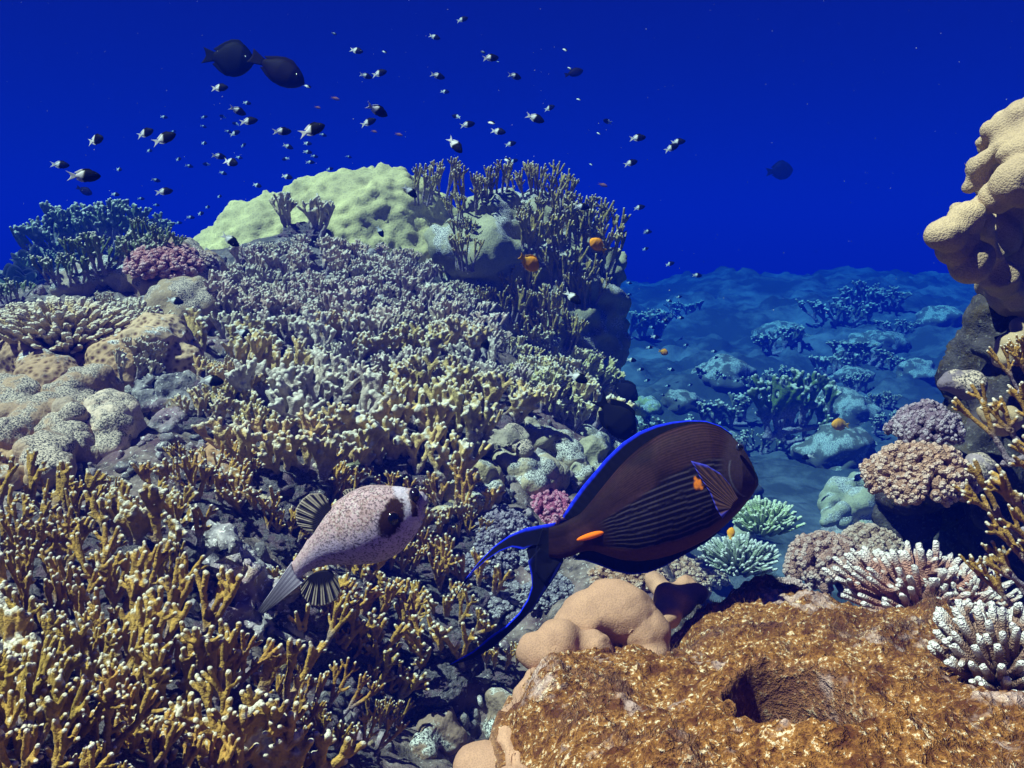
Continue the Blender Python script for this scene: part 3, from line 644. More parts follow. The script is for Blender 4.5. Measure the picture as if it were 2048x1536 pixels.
thicket([(600,1230),(700,1150),(830,1100),(930,1060),(940,1200),(900,1330),(800,1400),(680,1380),(600,1300)], 72, 150, ANTL, (.50,.29,.065), 4,
        "mustard fire coral", "beneath the puffer", "mustard fire corals beneath the puffer", [], True)
thicket([(1010,700),(1100,690),(1190,740),(1215,800),(1150,850),(1050,830),(1000,770)], 40, 74, BUSH + FANS[:2], (.62,.53,.26), 5,
        "cream densely fingered fire coral", "beside the black damsel", "cream fire corals on the reef edge")
crest = [(845,400,75),(880,390,85),(915,440,60),(945,415,90),(975,400,60),(1000,385,75),(1050,395,70),(1085,400,85),(1120,415,70),(1150,450,75),(1180,500,110),(1200,540,110),(1130,500,90),(1075,520,110),(1040,600,80),(1130,580,100),(1170,610,80),
         (1100,650,100),(930,530,80),(925,480,50),(1080,700,90),(1130,690,75),(960,620,60),(1105,460,90),(1020,640,80),(1190,460,60),(1060,450,60)]
name_rows([plant("fire_coral", rngp.choice(LONG), x, y, s, tint((.42,.32,.10)), wide=1.0, lean=(0, -.05), normal=.2) for x, y, s in crest],
          "olive slender fire coral", "on the tall bommie", "olive fire corals on the bommie", "coral")
thicket([(380,930),(520,960),(900,990),(930,1050),(640,1100),(500,1040),(400,1000)], 62, 130, ANTL, (.54,.33,.09), 9,
        "honey fire coral", "behind the puffer", "honey fire corals behind the puffer", [(840,990,50), (940,970,60), (590,1000,40), (440,1090,60)], True)
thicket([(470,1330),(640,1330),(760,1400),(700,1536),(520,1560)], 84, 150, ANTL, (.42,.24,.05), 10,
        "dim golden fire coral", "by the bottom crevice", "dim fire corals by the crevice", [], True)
# odd single colonies
for args in ((BUSH[0],610,470,90,(.55,.45,.30),"tall cream fire coral standing against the dome's front"), (FANS[1],520,600,70,(.5,.42,.33),"pale fire coral beside the round speckled lump"),
             (FANS[0],430,770,70,(.55,.42,.2),"tan fire coral with bright tips beside the frilled rubble"), (FANS[2],300,720,60,(.58,.45,.3),"small cream fire coral growing on the brain coral"),
             (FANS[3],270,760,70,(.6,.5,.36),"little fire coral fan between two brain corals"), (ANTL[2],200,1010,70,(.5,.3,.07),"golden fire coral around a round polyp at the left"),
             (ANTL[0],560,1090,100,(.5,.3,.07),"golden fire coral rising behind the puffer's tail"), (FANS[4],1140,1120,60,(.46,.3,.1),"small fire coral in the gap under the surgeonfish"),
             (ANTL[1],1000,1340,90,(.44,.26,.06),"mustard fire coral at the boulder's left flank"), (ANTL[3],960,1250,80,(.45,.3,.1),"mustard fire coral touching the surgeonfish's tail tip"),
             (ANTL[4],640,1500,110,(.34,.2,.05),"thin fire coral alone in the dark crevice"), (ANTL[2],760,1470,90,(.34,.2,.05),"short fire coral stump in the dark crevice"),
             (BUSH[3],215,620,40,(.5,.38,.25),"tiny fire coral sprig between finger coral and brain coral"), (FANS[5],140,690,40,(.5,.35,.25),"tiny pink sprig beside the left brain coral"),
             (FANS[2],1085,790,80,(.5,.4,.2),"cream fire coral fan at the thicket's right corner"), (FANS[5],880,1090,120,(.46,.27,.06),"golden fire coral right behind the puffer's head")):
    plant("fire_coral", *args[:5], label=args[5], group="single fire corals", base=args[3] > 85)
# right edge branches lean into the picture
for x, y, h, ln, lab in ((2060,900,170,-.5,"topmost"), (2075,1030,190,-.7,"second"), (2070,1140,170,-.8,"third"), (2075,1200,150,-.6,"lowest"), (2060,760,110,-.4,"small upper")):
    plant("fire_coral", rngp.choice(ANTL), x, y, h, (.42,.24,.06), f"{lab} golden fire coral leaning in from the right edge", group="fire corals at the right edge", d=.98, lean=(ln, 0), normal=0)

# cauliflower, finger and other colonies: (name, proto, px, py, hpx, colour, wide, label, d)
for nm, me, px, py, hp, c, wd, lab, d in (
  ("cauliflower_coral", CAULI[0], 1105,1020,110,(.42,.11,.20),.95,"magenta cauliflower coral beside the surgeonfish's dorsal fin",None),
  ("cauliflower_coral", CAULI[1], 1010,1050,110,(.20,.16,.22),1.0,"dark violet knobbed coral left of the magenta coral",None),
  ("cauliflower_coral", CAULI[2], 980,1110,90,(.20,.17,.23),1.1,"dark violet knobbed coral nearest the surgeonfish's tail",None),
  ("cauliflower_coral", CAULI[1], 1080,1100,80,(.24,.22,.26),1.1,"grey knobbed coral inside the tail's crescent",None),
  ("cauliflower_coral", CAULI[0], 1010,1190,90,(.24,.21,.24),1.2,"grey knobbed coral below the tail's crescent",None),
  ("cauliflower_coral", CAULI[2], 1100,1180,80,(.20,.18,.22),1.2,"dim grey coral behind the tail's lower lobe",None),
  ("cauliflower_coral", CAULI[2], 1250,1150,100,(.36,.20,.12),1.3,"brown cauliflower coral under the surgeonfish's anal fin",None),
  ("cauliflower_coral", CAULI[0], 1350,1145,95,(.42,.25,.16),1.3,"pinkish brown cauliflower coral under the surgeonfish's belly",None),
  ("cauliflower_coral", CAULI[1], 1410,1140,70,(.44,.28,.18),1.2,"pale brown cauliflower coral at the boulder's far corner",None),
  ("cauliflower_coral", CAULI[2], 330,520,95,(.46,.20,.20),1.3,"salmon pink cauliflower coral on the left skyline",None),
  ("cauliflower_coral", CAULI[0], 290,520,65,(.46,.18,.18),1.1,"rosy cauliflower coral at the left skyline's end",None),
  ("cauliflower_coral", CAULI[2], 395,520,60,(.50,.34,.28),1.2,"whitish pink cauliflower coral at the dome's left foot",None),
  ("cauliflower_coral", CAULI[1], 845,980,62,(.46,.30,.08),.95,"ochre knob coral above the puffer's eye",None),
  ("cauliflower_coral", CAULI[2], 1840,940,170,(.40,.23,.16),1.0,"brown cauliflower coral jutting from the dark wall",1.25),
  ("cauliflower_coral", CAULI[1], 1850,845,120,(.22,.15,.20),.95,"shaded violet knob coral above the brown cauliflower coral",1.32),
  ("cauliflower_coral", CAULI[0], 1660,1120,150,(.34,.19,.15),1.0,"brown cauliflower coral beside the pink staghorn",1.55),
  ("cauliflower_coral", CAULI[1], 1740,1090,110,(.36,.24,.18),1.0,"mottled cauliflower coral tucked under the dark wall",1.6),
  ("cauliflower_coral", CAULI[2], 1575,1180,60,(.46,.32,.30),1.3,"pinkish cauliflower coral on the boulder's far edge",1.25),
  ("finger_coral", FING[0], 130,655,130,(.48,.33,.17),1.7,"tan finger coral mat with round tips, left end",None),
  ("finger_coral", FING[2], 240,640,120,(.48,.36,.22),1.6,"tan finger coral mat beside the speckled lump",None),
  ("finger_coral", FING[0], 30,650,100,(.46,.31,.14),1.4,"yellowish finger coral cut by the left edge",None),
  ("finger_coral", FING[1], 1060,765,70,(.50,.46,.26),1.4,"pale finger coral mat among the cream fire corals",None),
  ("staghorn_coral", STAG[0], 1850,1190,150,(.36,.17,.13),1.5,"pink-brown staghorn coral spreading below the dark wall",1.15),
  ("staghorn_coral", STAG[1], 2015,1320,190,(.26,.15,.11),1.1,"white-knobbed staghorn coral at the lower right edge",.79),
  ("finger_coral", FING[1], 1525,1040,85,(.42,.50,.26),1.2,"lime green finger coral in the valley beside the surgeonfish's face",2.6),
  ("finger_coral", STAG[0], 1480,1120,80,(.30,.33,.24),1.3,"blue-grey thin branched coral under the surgeonfish's chin",2.3),
  ("staghorn_coral", STAG[0], 1930,1215,110,(.34,.17,.12),1.3,"brown staghorn tuft right of the pink staghorn",1.12),
):
    o = plant(nm, me, px, py, hp, c, lab, group=nm.replace('_', ' ') + " colonies", d=d, wide=wd, sink=.15)
# two clumps of teal corals far left: plates and branches
def plate_proto(seed):
    rng = random.Random(seed); mb = MB()
    for k in range(7):
        a0 = rng.uniform(-1.2, 1.2); nu, nv = 26, 12; u = np.linspace(-1, 1, nu); v = np.linspace(0, 1, nv); Ug, Vg = np.meshgrid(u, v)
        rr = Vg * (.75 + .14 * np.sin(Ug * 7 + seed + k)) * rng.uniform(.7, 1.1); th = Ug * .85
        x = rr * np.sin(th); zz = rr * np.cos(th); y = .10 * np.sin(Ug * 5 + k * 2) * Vg + .25 * Vg ** 2 * rng.uniform(-1, 1)
        ca, sa = math.cos(a0), math.sin(a0); X = x * ca - y * sa + rng.uniform(-.35, .35); Y = x * sa + y * ca + rng.uniform(-.3, .3)
        for sgn in (0, 1):
            Vv = np.stack([X + sgn * .02 * sa, Y - sgn * .02 * ca, zz - .08], 2).reshape(-1, 3)
            Ff = [(i * nu + j, i * nu + j + 1, (i + 1) * nu + j + 1, (i + 1) * nu + j) for i in range(nv - 1) for j in range(nu - 1)]
            mb.add(Vv, Ff, np.stack([(Vg.ravel() > .93) * 1., (Vg.ravel() < .2) * .6, Vg.ravel() * 0], 1))
    return mb.mesh("plates", M_BR)
PLATE = [plate_proto(3), plate_proto(8), plate_proto(12)]
blob("coral_ridge", M_ROCK, [(60,600,90,4.6),(170,570,100,4.7),(260,560,90,4.6),(-40,600,90,4.5),(120,640,120,4.5),(330,600,80,4.5)], .03, 3, (1,1,1), "blue-green coral mound behind the left skyline", "rock", [('fbm', 4, .1, 3)])
name_rows([plant("plate_coral", PLATE[i % 3], x, y, s, (.20,.26,.12), wide=1.1, normal=.2) for i, (x, y, s) in enumerate([(60,545,70),(30,575,60),(110,470,60),(160,470,60),(215,450,50),(130,520,55),(10,520,40)])],
          "teal wavy plate coral with light rim", "behind the left skyline", "teal plate corals", "coral")
name_rows([plant("fire_coral", (BUSH + LONG)[i % 9], x, y, s, (.16,.20,.09), wide=1.2, normal=.2) for i, (x, y, s) in enumerate([(110,510,80),(150,500,90),(190,490,95),(230,480,90),(265,490,85),(300,500,70),(335,510,55),(90,560,70),(180,545,80),(240,535,80),(290,530,60),(30,600,50),(130,560,60)])],
          "teal bushy fire coral", "behind the left skyline", "teal fire corals", "coral")

# ------------------------------------------------------------------ far valley: coral heads and the soft coral bush
rf = random.Random(5); heads = []
for i in range(16):
    x = rf.uniform(1290, 1900); y = rf.uniform(640, 1000); h = hit(x, y)
    if not h: continue
    d = h[0].dot(FWD)
    if d < 3.8 or d > 16: continue
    V, Fc = ico(4); s = rf.uniform(.10, .26) * (.7 + d * .06); sd = rf.randint(0, 999)
    co = V * np.array([1, 1, .7]) * (1 + .4 * fbm(V * 1.6, 4, sd) + .18 * (.5 - cell(V * 4, sd)))[:, None]
    me = bpy.data.meshes.new("head"); me.from_pydata((co * s).tolist(), [], Fc); setcol(me, co * 0); fin(me, M_LUMP)
    o = link("coral_boulder", me, None, h[0], (0, 0, rf.uniform(0, 6)), 1., (.13, .12, .09)); o["_p"] = (x, y); heads.append(o)
name_rows(heads, "far blue-tinged coral head", "on the hazy valley floor", "far coral heads", "coral")
fb = []
for i in range(26):
    x, y = rf.uniform(1270, 1800), rf.uniform(600, 1000); h = hit(x, y)
    if h and 3.4 < h[0].dot(FWD) < 14: fb.append(plant("fire_coral", BUSH[i % 5], x, y, rf.uniform(26, 60), (.12, .12, .07), wide=rf.uniform(1.2, 2.)))
name_rows(fb, "far hazy bush coral", "on the valley floor", "far bush corals", "coral", 10)
plant("soft_coral", BUSH[1], 1585, 850, 120, (.12,.16,.03), "hazy olive soft coral bush on the far valley floor", group=None, d=5.2, wide=1.2)
plant("soft_coral", BUSH[2], 1620, 870, 100, (.12,.15,.03), "smaller hazy olive bush beside the far soft coral", d=5.4, wide=1.1)

# ------------------------------------------------------------------ fish
def frame(px, py, d):
    """picture-parallel frame: local X right, local Z up, local Y away"""
    return at(px, py, d)
CAMROT = (-PITCH, 0, 0)

def loft(top, bot, x0, x1, width, n=160, m=40, tail=.15):
    """fish trunk between two outlines (functions of x) with half thickness width(t)"""
    xs = x0 + (x1 - x0) * (.5 - .5 * np.cos(np.linspace(0, math.pi, n))); t = (xs - x0) / (x1 - x0)
    T, B = top(xs), bot(xs); mid = (T + B) / 2; hh = np.maximum((T - B) / 2, 1e-5); wd = width(t)
    th = np.arange(m) * 2 * math.pi / m
    X = np.repeat(xs[:, None], m, 1); Z = mid[:, None] + hh[:, None] * np.cos(th)[None]
    s = np.sin(th); Y = -wd[:, None] * (np.sign(s) * np.abs(s) ** .9)[None]
    V = np.stack([X, Y, Z], 2).reshape(-1, 3)
    F = [(i * m + j, i * m + (j + 1) % m, (i + 1) * m + (j + 1) % m, (i + 1) * m + j) for i in range(n - 1) for j in range(m)]
    F += [tuple(range(m - 1, -1, -1)), tuple(range((n - 1) * m, n * m))]
    return V, F, np.repeat(t[:, None], m, 1).ravel(), np.repeat(np.cos(th)[None] * .5 + .5, n, 0).ravel()

def curve(pts):
    P_ = np.array(pts, float); o = np.argsort(P_[:, 0]); P_ = P_[o]
    def f(x):
        r = np.interp(x, P_[:, 0], P_[:, 1]); h = (P_[-1, 0] - P_[0, 0]) * .02
        return (np.interp(x - h, P_[:, 0], P_[:, 1]) + 2 * r + np.interp(x + h, P_[:, 0], P_[:, 1])) / 4
    return f

def strip_fin(edge, root, th, colf, nv=14, nu=90, ray_amp=.0, yoff=0.):
    """a fin between two poly-lines (outer edge, root), a closed sheet of real thickness"""
    def res(p):
        p = np.array(p, float); s = np.concatenate([[0], np.cumsum(np.linalg.norm(np.diff(p, axis=0), axis=1))]); q = np.linspace(0, s[-1], nu)
        return np.stack([np.interp(q, s, p[:, k]) for k in (0, 1)], 1)
    E, Rr = res(edge), res(root); v = np.linspace(0, 1, nv)
    G = Rr[None] + (E - Rr)[None] * v[:, None, None]
    vv = np.repeat(v[:, None], nu, 1); uu_ = np.repeat(np.linspace(0, 1, nu)[None], nv, 0)
    hy = th * (1 - .8 * vv) * np.sin(np.clip(uu_ * 14, 0, 1) * np.clip((1 - uu_) * 14, 0, 1) * math.pi / 2) + th * .08
    rip = ray_amp * np.sin(uu_ * nu * .9) * vv
    mb = MB(); C = colf(uu_.ravel(), vv.ravel(), G.reshape(-1, 2))
    a = np.stack([G[..., 0], -hy + rip + yoff, G[..., 1]], 2).reshape(-1, 3); b = np.stack([G[..., 0], hy + rip + yoff, G[..., 1]], 2).reshape(-1, 3)
    f1 = [(i * nu + j, i * nu + j + 1, (i + 1) * nu + j + 1, (i + 1) * nu + j) for i in range(nv - 1) for j in range(nu - 1)]
    o = nv * nu; f2 = [tuple(o + k for k in q[::-1]) for q in f1]
    rim = [j for j in range(nu)] + [i * nu + nu - 1 for i in range(1, nv)] + [(nv - 1) * nu + j for j in range(nu - 2, -1, -1)] + [i * nu for i in range(nv - 2, 0, -1)]
    f3 = [(rim[k], o + rim[k], o + rim[(k + 1) % len(rim)], rim[(k + 1) % len(rim)]) for k in range(len(rim))]
    mb.add(np.concatenate([a, b]), f1 + f2 + f3, np.concatenate([C, C])); return mb

def lerpc(a, b, t): return np.asarray(a)[None] * (1 - t)[:, None] + np.asarray(b)[None] * t[:, None]

def eye_mesh(r, iris, pupil=(.004, .004, .006)):
    V, F = ico(3); c = np.where((V[:, 1] < -.80)[:, None], np.array(pupil)[None], np.array(iris)[None])
    mb = MB(); mb.add(V * np.array([r, r * .7, r]), F, c); return mb.mesh("eye", M_EYE)

# ---- the surgeonfish (outline in zoom units: photo px = 880 + .332 x, 790 + .332 y)
D_S = 1.08; k_s = .332 * D_S / FPX; CX, CZ = 1300, 600
def L2(p): return [((x - CX) * k_s, -(z_ - CZ) * k_s) for x, z_ in p]
fo = frame(880 + .332 * CX, 790 + .332 * CZ, D_S)
SURG = bpy.data.objects.new("surgeonfish", None); COL.objects.link(SURG); SURG.location = fo; SURG.rotation_euler = CAMROT
tag(SURG, "large dark surgeonfish with fine stripes, blue-edged fins and orange tail spine", "fish")
TOP = L2([(655,798),(740,772),(850,705),(920,622),(1000,520),(1100,402),(1200,312),(1300,246),(1400,200),(1500,174),(1580,166),(1660,182),(1740,232),(1800,290),(1845,350),(1880,418),(1904,480),(1914,520)])
BOT = L2([(655,975),(720,988),(790,972),(860,940),(920,936),(1000,965),(1100,994),(1200,1000),(1300,986),(1400,960),(1500,920),(1600,868),(1700,796),(1780,718),(1850,638),(1890,582),(1906,552),(1914,535)])
tf, bf = curve(TOP), curve(BOT)
Vb, Fb, tb, hb = loft(tf, bf, TOP[0][0], TOP[-1][0], lambda t: .0370 * np.interp(t, [0, .1, .25, .5, .75, .9, .97, 1], [.16, .22, .52, .92, 1, .72, .42, .08]), 420, 260)
X_, Z_ = Vb[:, 0] / k_s + CX, -Vb[:, 2] / k_s + CZ
p3 = np.stack([X_, Z_, X_ * 0], 1)
wob = .009 * vnoise(p3 * .012, 3) + .0025 * vnoise(p3 * .05, 4)
base = lerpc((.022,.009,.014), (.040,.016,.020), sstep(-.3, .4, vnoise(p3 * .006, 9)))
ph = (hb + wob) / .047; ln_ = np.abs((ph % 1) - .5) * 2
stripe = sstep(.62, .9, ln_); inb = sstep(.125, .15, hb + wob) * sstep(.70, .66, hb + .10 * sstep(1500, 1000, X_) - .0001 * (X_ - 1300))
inb = inb * sstep(960, 1060, X_ + 150 * (hb - .25)) * sstep(1700, 1640, X_)
c = base
c = c * (1 - inb[:, None]) + inb[:, None] * lerpc((.006,.003,.010), (.066,.048,.066), stripe)
up_ = (1 - inb) * sstep(.60, .68, hb); f2 = sstep(.35, .8, np.abs((((hb + wob * .5) / .021) % 1) - .5) * 2)
c = c * (1 - (.55 * up_ * (1 - f2))[:, None])
bel = sstep(.15, .12, hb + wob) * sstep(800, 1000, X_); c = c * (1 - bel[:, None]) + bel[:, None] * np.array([.085,.036,.018])
head = sstep(1640, 1720, X_ + 60 * np.sin(hb * 4)); c = c * (1 - head[:, None] * .5) + head[:, None] * .5 * np.array([.065,.040,.055])
gl = np.exp(-((np.hypot(X_ - 1880, Z_ - 440) - 175) / 5.) ** 2) * (X_ < 1830) * (Z_ > 380) * (Z_ < 600) * .6; c = c + gl[:, None] * np.array([.12,.12,.16])
org = sstep(36, 20, np.hypot(X_ - 1516, (Z_ - 515) * .9) + 14 * vnoise(p3 * .05, 1)) ; c = c * (1 - org[:, None]) + org[:, None] * np.array([.85,.20,.01])
mb = MB(); mb.add(Vb, Fb, np.clip(c, .002, 1)); link("body", mb.mesh("body", M_FISH), SURG)
BLUE = np.array([.015,.03,.85]); DARK = np.array([.006,.005,.014])
def edgeblue(w=.86, w2=.97):
    return lambda u, v, g: lerpc(DARK, BLUE, sstep(w, w2, v))
dors = strip_fin(L2([(742,738),(740,728),(790,648),(860,548),(930,466),(1000,382),(1100,287),(1200,222),(1300,183),(1400,162),(1500,152),(1600,156),(1690,186),(1760,236)]),
                 L2([(790,765),(850,715),(920,635),(1000,535),(1100,417),(1200,327),(1300,262),(1400,216),(1500,190),(1580,180),(1660,196),(1740,244),(1765,255)]), .0035, edgeblue(.76, .88), 18, 200, .0004)
link("dorsal_fin", dors.mesh("dorsal_fin", M_FIN), SURG)
anal = strip_fin(L2([(806,992),(870,996),(950,1022),(1050,1062),(1150,1082),(1250,1071),(1350,1033),(1400,1004),(1500,948),(1600,890),(1690,818)]),
                 L2([(850,940),(900,930),(1000,950),(1100,980),(1200,985),(1300,970),(1400,945),(1500,905),(1600,852),(1690,790)]), .0030, edgeblue(.90, .97), 14, 160, .0004)
link("anal_fin", anal.mesh("anal_fin", M_FIN), SURG)
# tail: an upper and a lower lobe meeting in a crescent, one fin
up_edge = L2([(700,768),(640,779),(520,801),(420,845),(330,908),(240,1000),(160,1100),(95,1210),(50,1300)])
dn_edge = L2([(745,1000),(700,1085),(640,1172),(560,1290),(450,1402),(330,1512),(200,1590),(40,1634)])
in_up = L2([(640,900),(560,905),(500,930),(455,918),(430,914),(360,938),(280,990),(200,1062),(130,1160),(50,1300)])
in_dn = L2([(640,900),(600,920),(530,1000),(548,1075),(555,1150),(530,1230),(480,1312),(400,1392),(310,1452),(200,1545),(40,1634)])
mbt = MB()
def tailcol(blue_out):
    def f(u, v, g):
        a = sstep(.80, .92, v) * blue_out; b = sstep(.15, .05, v) * sstep(.10, .22, u); return lerpc(DARK, BLUE, np.clip(np.maximum(a, b), 0, 1))
    return f
for e, i_, bo in ((up_edge, in_up, 1.), (dn_edge, in_dn, .12)):
    q = strip_fin(e, i_, .0032, tailcol(bo), 22, 120); mbt.add(np.concatenate(q.v), q.f, np.concatenate(q.c))
# fill between the peduncle and the crescent
q = strip_fin(L2([(655,795),(672,840),(690,900),(705,960),(735,1000)]), L2([(620,790),(600,850),(575,930),(570,1060),(640,1150)]), .0032, lambda u, v, g: lerpc(DARK, (.012,.010,.02), v), 10, 40)
mbt.add(np.concatenate(q.v), q.f, np.concatenate(q.c))
q = strip_fin(L2([(700,775),(715,900),(745,995)]), L2([(520,930),(548,1040),(560,1130)]), .0026, lambda u, v, g: lerpc(DARK, DARK, v), 10, 40)
mbt.add(np.concatenate(q.v), q.f, np.concatenate(q.c))
link("tail_fin", mbt.mesh("tail_fin", M_FIN), SURG)
def pecc(u, v, g):
    s = .5 + .5 * np.sin(u * 60); c = lerpc((.03,.015,.02), (.16,.07,.05), s * .6); e = np.maximum(sstep(.90, .97, v), np.maximum(sstep(.05, .02, u), sstep(.95, .98, u))); return c * (1 - e[:, None]) + e[:, None] * np.array([.05,.05,.45])
pec = strip_fin(L2([(1735,588),(1700,518),(1640,450),(1560,402),(1472,380),(1520,468),(1580,560),(1620,660),(1655,715)]), L2([(1745,592),(1744,600),(1742,606),(1738,612),(1732,622),(1724,630),(1716,640),(1706,650),(1698,660)]), .0012, pecc, 20, 120, .0006, -.0395)
link("pectoral_fin", pec.mesh("pectoral_fin", M_FIN), SURG)
V, Fc = ico(3); mb = MB(); mb.add(V, Fc, (.95,.16,.005))
s_ = link("tail_spine", mb.mesh("tail_spine", M_FISH), SURG, ((905 - CX) * k_s, -.0165, -(833 - CZ) * k_s), (0, -R(17), 0), (92 * k_s, .004, 19 * k_s))
link("eye", eye_mesh(24 * k_s, (.03,.03,.07)), SURG, ((1772 - CX) * k_s, -.0275, -(305 - CZ) * k_s))

# ---- the puffer (zoom units: photo px = 480 + .2246 x, 920 + .2246 y)
D_P = 1.02; k_p = .2246 * D_P / FPX; PX, PZ = 1050, 700
def L3(p): return [((x - PX) * k_p, -(z_ - PZ) * k_p) for x, z_ in p]
fo = frame(480 + .2246 * PX, 920 + .2246 * PZ, D_P)
PUF = bpy.data.objects.new("pufferfish", None); COL.objects.link(PUF); PUF.location = fo; PUF.rotation_euler = CAMROT
tag(PUF, "plump speckled pufferfish with black eye mask swimming over the fire corals", "fish")
AX = np.array([(470,1010,72,40),(540,945,80,66),(600,890,98,92),(700,812,148,145),(800,745,212,205),(900,690,268,262),(1000,640,310,305),(1100,598,335,330),(1200,560,343,335),(1300,522,325,315),(1400,478,278,272),(1500,432,214,210),(1570,402,160,158),(1625,388,110,110),(1655,388,70,72),(1672,392,26,28)], float)
n, m = 300, 240
sl = np.concatenate([[0], np.cumsum(np.linalg.norm(np.diff(AX[:, :2], axis=0), axis=1))]); qs = sl[-1] * np.sin(np.linspace(0, math.pi / 2, n)) ** 1.0
A_ = np.stack([np.interp(qs, sl, AX[:, k]) for k in range(4)], 1)
for _ in range(14): A_[1:-1] = (A_[:-2] + 2 * A_[1:-1] + A_[2:]) / 4
T_ = np.gradient(A_[:, :2], axis=0); T_ /= np.linalg.norm(T_, axis=1)[:, None]; N_ = np.stack([T_[:, 1], -T_[:, 0]], 1)
th = np.arange(m) * 2 * math.pi / m
U = A_[:, None, :2] + N_[:, None] * (A_[:, 2][:, None] * np.cos(th)[None])[..., None]; dep = -A_[:, 3][:, None] * np.sin(th)[None]
zx, zy, zd = U[..., 0].ravel(), U[..., 1].ravel(), dep.ravel()
V = np.stack([(zx - PX) * k_p, zd * k_p, -(zy - PZ) * k_p], 1)
Fc = [(i * m + j, i * m + (j + 1) % m, (i + 1) * m + (j + 1) % m, (i + 1) * m + j) for i in range(n - 1) for j in range(m)] + [tuple(range(m - 1, -1, -1)), tuple(range((n - 1) * m, n * m))]
hgt = np.repeat(np.cos(th)[None], n, 0).ravel(); sp3 = np.stack([zx, zy, zd], 1)
upw = sstep(-.35, .45, hgt + .25 * vnoise(sp3 * .006, 2) + .25 * sstep(700, 1200, zx) * 0)
c = lerpc((.50,.38,.53), (.46,.29,.31), upw)
n1, n2 = vnoise(sp3 * .075, 5), vnoise(sp3 * .13, 6); dots = sstep(.20, .38, n1 * .6 + n2 * .7 + .12 * (hgt > 0)) * (.35 + .65 * sstep(450, 900, zx)); c = c * (1 - .72 * dots[:, None])
br_ = sstep(.0, .5, vnoise(sp3 * .014, 31) + .5 * vnoise(sp3 * .04, 33)) * upw * sstep(600, 800, zx); c = c * (1 - .3 * br_[:, None]) + .3 * br_[:, None] * np.array([.22,.11,.07])
pd_ = sstep(.35, .6, vnoise(sp3 * .07, 15)) * .5 * upw; c = c * (1 - pd_[:, None]) + pd_[:, None] * np.array([.55,.46,.42])
front = (zd < 40)
msk = sstep(1.10, .86, .16 * vnoise(sp3 * .03, 41) + np.hypot((zx - 1385 + .22 * (zy - 480)) / 104, (zy - 480) / 168) + .10 * n1) * front
c = c * (1 - msk[:, None]) + msk[:, None] * np.array([.030,.012,.012])
band = sstep(75, 35, np.abs((zx - 1490) - .45 * (zy - 380)) + 14 * n1) * (zy < 600) * (1 - msk); c = c * (1 - .6 * band[:, None]) + .6 * band[:, None] * np.array([.60,.52,.63])
brd = sstep(34, 16, np.abs((zx - 1560) - .12 * (zy - 330)) + 12 * n1) * (zy > 230) * (zy < 480); c = c * (1 - brd[:, None]) + brd[:, None] * np.array([.05,.022,.022])
sn = sstep(1590, 1640, zx); c = c * (1 - .7 * sn[:, None]) + .7 * sn[:, None] * np.array([.42,.36,.44])
mth = sstep(12, 5, np.abs(zy - 400 + .6 * (zx - 1660))) * sstep(1640, 1655, zx); c = c * (1 - .8 * mth[:, None])
V = V + np.stack([n1 * 0, n2 * 1.2 * k_p, n1 * 1.2 * k_p], 1)
mb = MB(); mb.add(V, Fc, np.clip(c, .003, 1)); M_PUF = mat_vcol("puffer_skin", .5, 500, .25); link("body", mb.mesh("body", M_PUF), PUF)
V, Fc = ico(4)
e1 = MB(); e1.add(V, Fc, np.where((V[:, 1] < -.55)[:, None], np.array([.004,.003,.006])[None], lerpc((.012,.006,.010), (.05,.02,.018), sstep(-.1, .9, V[:, 2]))))
link("eye", e1.mesh("eye", M_EYE), PUF, ((1392 - PX) * k_p, -243 * k_p, -(485 - PZ) * k_p), (0, 0, R(25)), (62 * k_p, 50 * k_p, 66 * k_p))
e1 = MB(); e1.add(V, Fc, (.012,.007,.012)); link("eye", e1.mesh("eye", M_EYE), PUF, ((1562 - PX) * k_p, -95 * k_p, -(300 - PZ) * k_p), (0, 0, 0), (50 * k_p, 70 * k_p, 66 * k_p))
def stripefin(nr, solid_to):
    def f(u, v, g):
        s = sstep(.50, .75, .5 + .5 * np.cos(u * nr * 2 * math.pi)); d_ = np.maximum(s, sstep(solid_to + .12, solid_to - .05, v)) * sstep(1.0, .93, v)
        return lerpc((.32,.25,.20), (.016,.012,.022), d_)
    return f
finA = strip_fin(L3([(700,650),(640,625),(590,600),(535,560),(518,480),(530,405),(580,335),(640,290),(740,285),(790,320)]), L3([(700,650),(715,630),(740,605),(765,580),(785,550),(800,520),(812,490),(822,460),(828,430),(830,400)]), .0022, stripefin(9, .42), 24, 180, .0006, -.012)
link("dorsal_fin", finA.mesh("dorsal_fin", M_FIN), PUF)
finB = strip_fin(L3([(600,1050),(558,1100),(568,1180),(640,1268),(720,1285),(800,1270),(880,1222),(912,1140),(890,1060),(860,1000)]), L3([(640,1010),(660,1000),(685,985),(710,975),(740,968),(770,965),(795,965),(820,970),(835,980),(845,990)]), .0022, stripefin(9, .40), 24, 180, .0006, -.010)
link("anal_fin", finB.mesh("anal_fin", M_FIN), PUF)
finC = strip_fin(L3([(850,360),(842,330),(870,308),(930,300),(965,305)]), L3([(880,400),(890,385),(910,370),(930,350),(960,330)]), .0016, stripefin(5, .1), 12, 60, .0004, .05)
link("pectoral_fin", finC.mesh("pectoral_fin", M_FIN), PUF)
def ptail(u, v, g):
    s = .5 + .5 * np.cos(u * 5.5 * 2 * math.pi + .5); return lerpc((.20,.16,.22), (.46,.40,.48), s) * (1 - .25 * sstep(.7, 1, v))[:, None]
tl = strip_fin(L3([(165,1330),(172,1348),(182,1362),(196,1368),(215,1362),(238,1350)]), L3([(462,905),(480,960),(500,1000),(520,1040),(545,1075),(575,1095)]), .0075, ptail, 40, 90, .0014)
link("tail_fin", tl.mesh("tail_fin", M_PUF), PUF)

